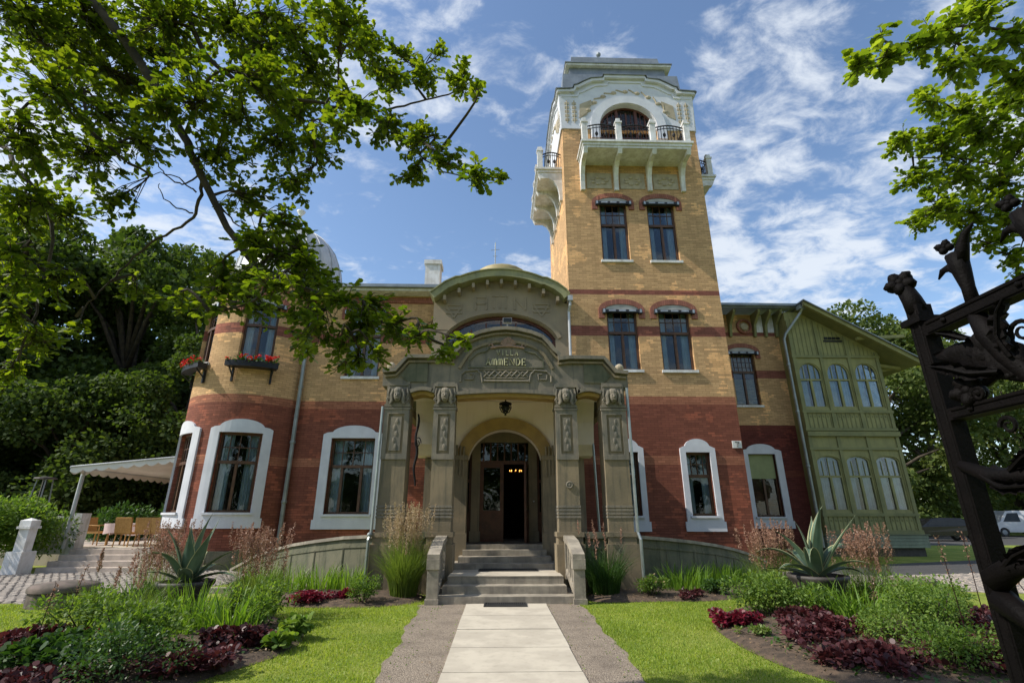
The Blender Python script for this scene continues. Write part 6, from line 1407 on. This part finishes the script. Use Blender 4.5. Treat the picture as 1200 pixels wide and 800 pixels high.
o = leaves('far_woodland', np.stack([hx, hy, hz], -1), rdir(hedge_n), rdir(hedge_n, .3), rng.uniform(.5, .9, hedge_n), CARD, FARL); tag(o, 'dark far woodland filling the gaps between the left trunks', 'woodland', kind='stuff')
hx = rng.uniform(20, 130, hedge_n); hy = 92 + rng.normal(size=hedge_n) * 2; hz = rng.random(hedge_n) * 10
o = leaves('far_woodland', np.stack([hx, hy, hz], -1), rdir(hedge_n), rdir(hedge_n, .3), rng.uniform(.6, 1.2, hedge_n), CARD, FARR); tag(o, 'green far tree line beyond the car park on the right', 'woodland', kind='stuff')

# near oaks: limbs, twigs and rosettes of lobed leaves
def bez(P_, n):
    P_ = [Vector(q) for q in P_]; out = []
    for i in range(len(P_) - 1):
        p0 = P_[max(i - 1, 0)]; p1 = P_[i]; p2 = P_[i + 1]; p3 = P_[min(i + 2, len(P_) - 1)]
        for k in range(n):
            t_ = k / n; out.append(.5 * ((2 * p1) + (p2 - p0) * t_ + (2 * p0 - 5 * p1 + 4 * p2 - p3) * t_ ** 2 + (3 * p1 - p0 - 3 * p2 + p3) * t_ ** 3))
    return out + [P_[-1]]
def oak(name, label, base, trunk, limbs, clumps, mt, seed, lsz=.10, dens=1.0):
    rs = random.Random(seed); rg = np.random.default_rng(seed); o = thing(name, label, 'tree', base)
    MB().tube(bez(trunk[0], 4), [trunk[1] + (trunk[2] - trunk[1]) * i / (4 * (len(trunk[0]) - 1)) for i in range(4 * (len(trunk[0]) - 1) + 1)], 12).build('trunk', BARK, o, smooth=True)
    nodes = []
    for P_, r0, r1 in limbs:
        B_ = bez(P_, 7); B_ = [q + Vector((rs.gauss(0, .006), rs.gauss(0, .006), rs.gauss(0, .006))) for q in B_]; n = len(B_)
        MB().tube(B_, [r0 + (r1 - r0) * (i / (n - 1)) ** .8 for i in range(n)], 8).build('limb', BARK, o, smooth=True)
        nodes += B_
    tw = MB(); C_, D_, N_, S_ = [], [], [], []
    for cx_, cy_, cz_, r_ in clumps:
        r_ *= 1.12
        c = Vector((cx_, cy_, cz_)); nd = min(nodes, key=lambda q: (q - c).length); mid = nd.lerp(c, .5) + Vector((rs.gauss(0, .1), rs.gauss(0, .1), rs.uniform(.0, .15)))
        B_ = bez([nd, mid, c], 4); tw.tube(B_, [.016 - .012 * i / 8 for i in range(9)], 5); nodes += B_[4:] if (nd - c).length < 2 else []
        ns = max(5, int(30 * dens * (r_ / .45) ** 2))
        for _ in range(ns):
            d = Vector((rs.gauss(0, 1), rs.gauss(0, 1), rs.gauss(0, .8))).normalized(); e = c + d * r_ * rs.random() ** .5; s0 = B_[rs.randrange(4, 9)]
            m2 = s0.lerp(e, .5) + Vector((0, 0, rs.uniform(-.02, .05))); tw.tube([s0, m2, e], [.005, .004, .002], 3, cap=False)
            ax = (e - s0).normalized()
            for q in range(rs.randint(5, 13)):
                back = rs.random() ** 1.5 * .16; an = rs.uniform(0, 6.283); rad = Vector((math.cos(an), math.sin(an), rs.uniform(-.25, .35)))
                C_.append(e - ax * back); D_.append(rad * .9 + ax * .7); N_.append(Vector((rs.gauss(0, .38), rs.gauss(0, .38), 1))); S_.append(lsz * rs.uniform(.45, 1.35))
    tw.build('twigs', BARK, o)
    A = lambda q: np.array([tuple(v) for v in q])
    leaves('foliage', A(C_), A(D_), A(N_), np.array(S_), OAKSH, mt, o)
    return o

OL = [(-4.8, 3.63, 6.17, 0.42), (-4.59, 4.06, 6.6, 0.46), (-3.66, 3.82, 6.39, 0.44), (-3.2, 4.15, 6.76, 0.44), (-2.55, 4.18, 6.75, 0.4), (-1.66, 3.39, 5.91, 0.29), (-3.94, 3.32, 5.0, 0.36), (-4.41, 4.47, 6.21, 0.45), (-3.0, 3.66, 5.29, 0.33), (-2.37, 3.63, 5.37, 0.33), (-2.42, 4.69, 6.56, 0.38), (-1.6, 3.96, 6.27, 0.26), (-1.49, 4.47, 6.42, 0.25), (-0.95, 3.97, 5.94, 0.2), (-0.62, 4.19, 6.08, 0.21), (-4.18, 3.51, 4.55, 0.33), (-4.32, 4.19, 4.97, 0.36), (-4.11, 4.52, 5.42, 0.31), (-2.93, 4.03, 4.92, 0.29), (-2.58, 4.34, 5.3, 0.31), (-2.08, 4.24, 5.12, 0.25), (-1.52, 3.39, 4.68, 0.19), (-1.4, 4.36, 5.57, 0.24), (-1.02, 4.13, 5.21, 0.23), (-0.69, 3.72, 4.62, 0.18), (-0.36, 3.34, 4.18, 0.16), (-1.16, 4.51, 5.08, 0.17), (-0.15, 3.96, 4.63, 0.08), (-4.91, 4.31, 4.39, 0.32), (-4.68, 4.53, 4.55, 0.3), (-4.04, 4.3, 4.55, 0.21), (-5.01, 4.59, 3.79, 0.32), (-3.92, 3.85, 3.44, 0.21), (-2.78, 4.42, 4.66, 0.28), (-2.33, 3.92, 3.88, 0.25), (-2.31, 4.61, 4.23, 0.26), (-2.88, 4.53, 3.74, 0.25), (-1.91, 3.44, 3.23, 0.22), (-2.34, 3.49, 3.04, 0.13), (-2.7, 3.6, 3.19, 0.12), (-2.13, 4.65, 3.76, 0.29), (-1.52, 3.91, 3.34, 0.23), (-1.3, 4.18, 3.42, 0.18), (-1.63, 3.72, 3.0, 0.21), (-1.37, 4.01, 3.06, 0.19), (-1.05, 3.84, 3.09, 0.17), (-0.83, 3.79, 2.96, 0.14), (-0.67, 4.12, 2.94, 0.13), (-1.38, 4.12, 2.84, 0.11), (-1.71, 4.57, 2.93, 0.11), (-2.04, 4.25, 3.28, 0.16), (-3.79, 4.6, 3.72, 0.16), (-4.52, 4.5, 3.14, 0.2), (-4.83, 4.69, 2.86, 0.19), (-3.93, 4.24, 3.13, 0.11), (-1.45, 3.53, 5.09, 0.22), (-2.47, 4.5, 5.92, 0.28), (-3.25, 4.65, 5.92, 0.29), (-4.13, 4.57, 6.84, 0.43), (-2.74, 4.1, 6.33, 0.34), (-5.02, 4.3, 6.5, 0.4), (-3.28, 3.6, 5.02, 0.25), (-4.56, 4.46, 5.71, 0.31), (-2.22, 4.1, 4.64, 0.21), (-2.03, 3.7, 3.95, 0.18), (-0.42, 3.39, 5.17, 0.09), (-0.87, 4.5, 6.86, 0.1), (-1.43, 4.69, 7.07, 0.18), (-0.42, 3.42, 2.8, 0.05)]
OL += [(-1.77, 3.82, 3.58, 0.18), (-2.13, 3.85, 3.71, 0.2), (-2.29, 3.82, 3.45, 0.18), (-1.3, 3.95, 3.17, 0.16), (-1.16, 4.53, 3.22, 0.16), (-1.45, 3.86, 2.87, 0.14), (-2.03, 4.51, 3.08, 0.15), (-2.49, 4.43, 3.43, 0.18), (-1.17, 3.85, 2.83, 0.11), (-2.8, 4.29, 3.54, 0.17), (-2.94, 4.19, 3.37, 0.14), (-0.82, 4.15, 3.21, 0.11), (-2.02, 4.8, 3.88, 0.21), (-4.34, 3.8, 4.24, 0.25), (-4.14, 3.72, 3.61, 0.21), (-4.67, 4.73, 3.22, 0.2), (-4.41, 4.14, 3.17, 0.17)]
oak('oak_tree', 'big oak whose branches reach over the left of the picture towards the porch', (-8.5, 2.2, 0), ([(-8.5, 2.2, -.1), (-8.4, 2.3, 3), (-8.2, 2.6, 5.5), (-7.6, 3.0, 8.0)], .34, .18),
    [([(-8.2, 2.6, 6.0), (-6.8, 3.2, 7.9)] + [(-5.14, 3.77, 7.75), (-4.46, 3.85, 6.71), (-3.85, 3.94, 5.94), (-3.29, 4.02, 5.11), (-2.97, 4.02, 4.57), (-2.49, 4.1, 3.84), (-2.06, 4.1, 3.59), (-1.61, 4.18, 3.42), (-1.07, 4.26, 3.21), (-0.6, 4.35, 3.05)], .07, .012), ([(-8.2, 2.6, 5.5), (-7.0, 3.4, 6.0)] + [(-5.72, 3.77, 6.31), (-5.26, 3.85, 6.22), (-4.91, 3.94, 6.2), (-4.45, 4.02, 5.73), (-4.3, 4.1, 5.26), (-3.89, 4.18, 4.92)], .045, .008), ([(-5.14, 3.77, 7.75)] + [(-3.88, 3.85, 7.25), (-3.25, 3.94, 6.13), (-2.74, 4.1, 5.8), (-2.14, 4.18, 5.73), (-1.62, 4.26, 5.68), (-1.1, 4.35, 5.93), (-0.58, 4.35, 6.12)], .034, .007),
     ([(-1.62, 4.26, 5.68), (-1.25, 4.35, 5.4), (-0.78, 4.43, 5.08), (-0.23, 4.43, 4.96)], .013, .005), ([(-3.0, 4.02, 4.6), (-3.07, 4.1, 4.24), (-3.49, 4.18, 3.96), (-3.78, 4.26, 3.65), (-4.07, 4.35, 3.34)], .018, .005), ([(-8.3, 2.5, 4.5)] + [(-5.66, 4.1, 5.23), (-4.84, 4.1, 4.74), (-4.43, 4.18, 4.22), (-4.37, 4.26, 3.55), (-4.47, 4.35, 2.92)], .034, .008), ([(-3.03, 4.02, 4.66), (-3.27, 4.1, 4.62), (-3.55, 4.14, 4.85), (-3.69, 4.18, 5.14)], .010, .003), ([(-3.08, 4.1, 4.29), (-3.35, 4.1, 4.43), (-3.47, 4.1, 4.62)], .008, .003), ([(-3.06, 4.06, 4.5), (-3.37, 4.1, 4.72), (-3.58, 4.1, 4.71)], .008, .003), ([(-2.97, 4.02, 4.54), (-2.67, 4.1, 4.2), (-2.48, 4.14, 4.14)], .010, .004)],
    OL, OAKL, 21, .065, 4.0)
OR = [(3.01, 3.3, 5.37, 0.15), (3.41, 3.4, 5.6, 0.18), (3.86, 3.5, 5.89, 0.2), (4.35, 3.6, 6.26, 0.23), (4.91, 3.7, 6.59, 0.25), (5.32, 3.8, 6.42, 0.27), (4.29, 3.6, 5.75, 0.19), (4.79, 3.7, 5.93, 0.2), (5.1, 3.8, 5.76, 0.2), (3.47, 3.4, 5.98, 0.1)]
oak('oak_tree', 'closest oak branch with large bright leaves hanging in at the top right corner', (9.0, 3.4, 0), ([(9.0, 3.4, -.1), (9.1, 3.5, 3.5), (8.9, 3.8, 8)], .25, .15),
    [([(8.9, 3.8, 8.0)] + [(7.58, 4.2, 8.23), (5.63, 3.9, 6.74), (4.68, 3.7, 6.46), (3.83, 3.5, 5.95), (3.14, 3.3, 5.43)], .03, .005), ([(4.68, 3.7, 6.46), (4.29, 3.6, 5.9), (4.1, 3.6, 5.7)], .01, .004)], OR, OAKR, 22, .085, 3.0)
OR2 = [(8.15, 6.2, 8.02, 0.37), (7.37, 6.2, 7.82, 0.29), (6.55, 6.0, 7.78, 0.24), (7.74, 6.4, 7.49, 0.42), (6.76, 6.2, 7.21, 0.36), (6.0, 6, 7.01, 0.25), (8.39, 6.5, 7.42, 0.42), (6.21, 6.2, 6.47, 0.28), (7.07, 6.4, 6.72, 0.38), (7.84, 6.5, 6.65, 0.41), (6.39, 6.2, 5.94, 0.32), (7.13, 6.4, 6.01, 0.35), (7.93, 6.6, 6.0, 0.36), (6.0, 6.2, 5.68, 0.16), (7.79, 6.6, 5.38, 0.25), (7.34, 6.5, 5.54, 0.21), (7.75, 6.6, 4.95, 0.18), (6.85, 6.4, 5.55, 0.16)]
oak('oak_tree', 'bright green oak crown entering from the right edge above the iron gate', (14.5, 7.6, 0), ([(14.5, 7.6, -.1), (14.4, 7.5, 4), (14.0, 7.2, 8.5)], .35, .2),
    [([(14.2, 7.3, 7.2)] + [(12.89, 7, 8.95), (9.26, 6.6, 7.89), (8.13, 6.5, 7.07), (7.06, 6.3, 6.97), (6.15, 6.1, 6.78)], .04, .007), ([(14.2, 7.3, 6.5)] + [(12.51, 7, 8.14), (8.86, 6.6, 6.83), (7.45, 6.5, 6.32), (6.35, 6.3, 5.93)], .036, .007), ([(8.86, 6.6, 6.83), (8.03, 6.6, 5.69), (7.72, 6.6, 5.09)], .016, .005), ([(9.26, 6.6, 7.89), (8.57, 6.4, 8.23), (7.23, 6.2, 7.82)], .016, .005)], OR2, OAKR, 23, .095, 3.0)
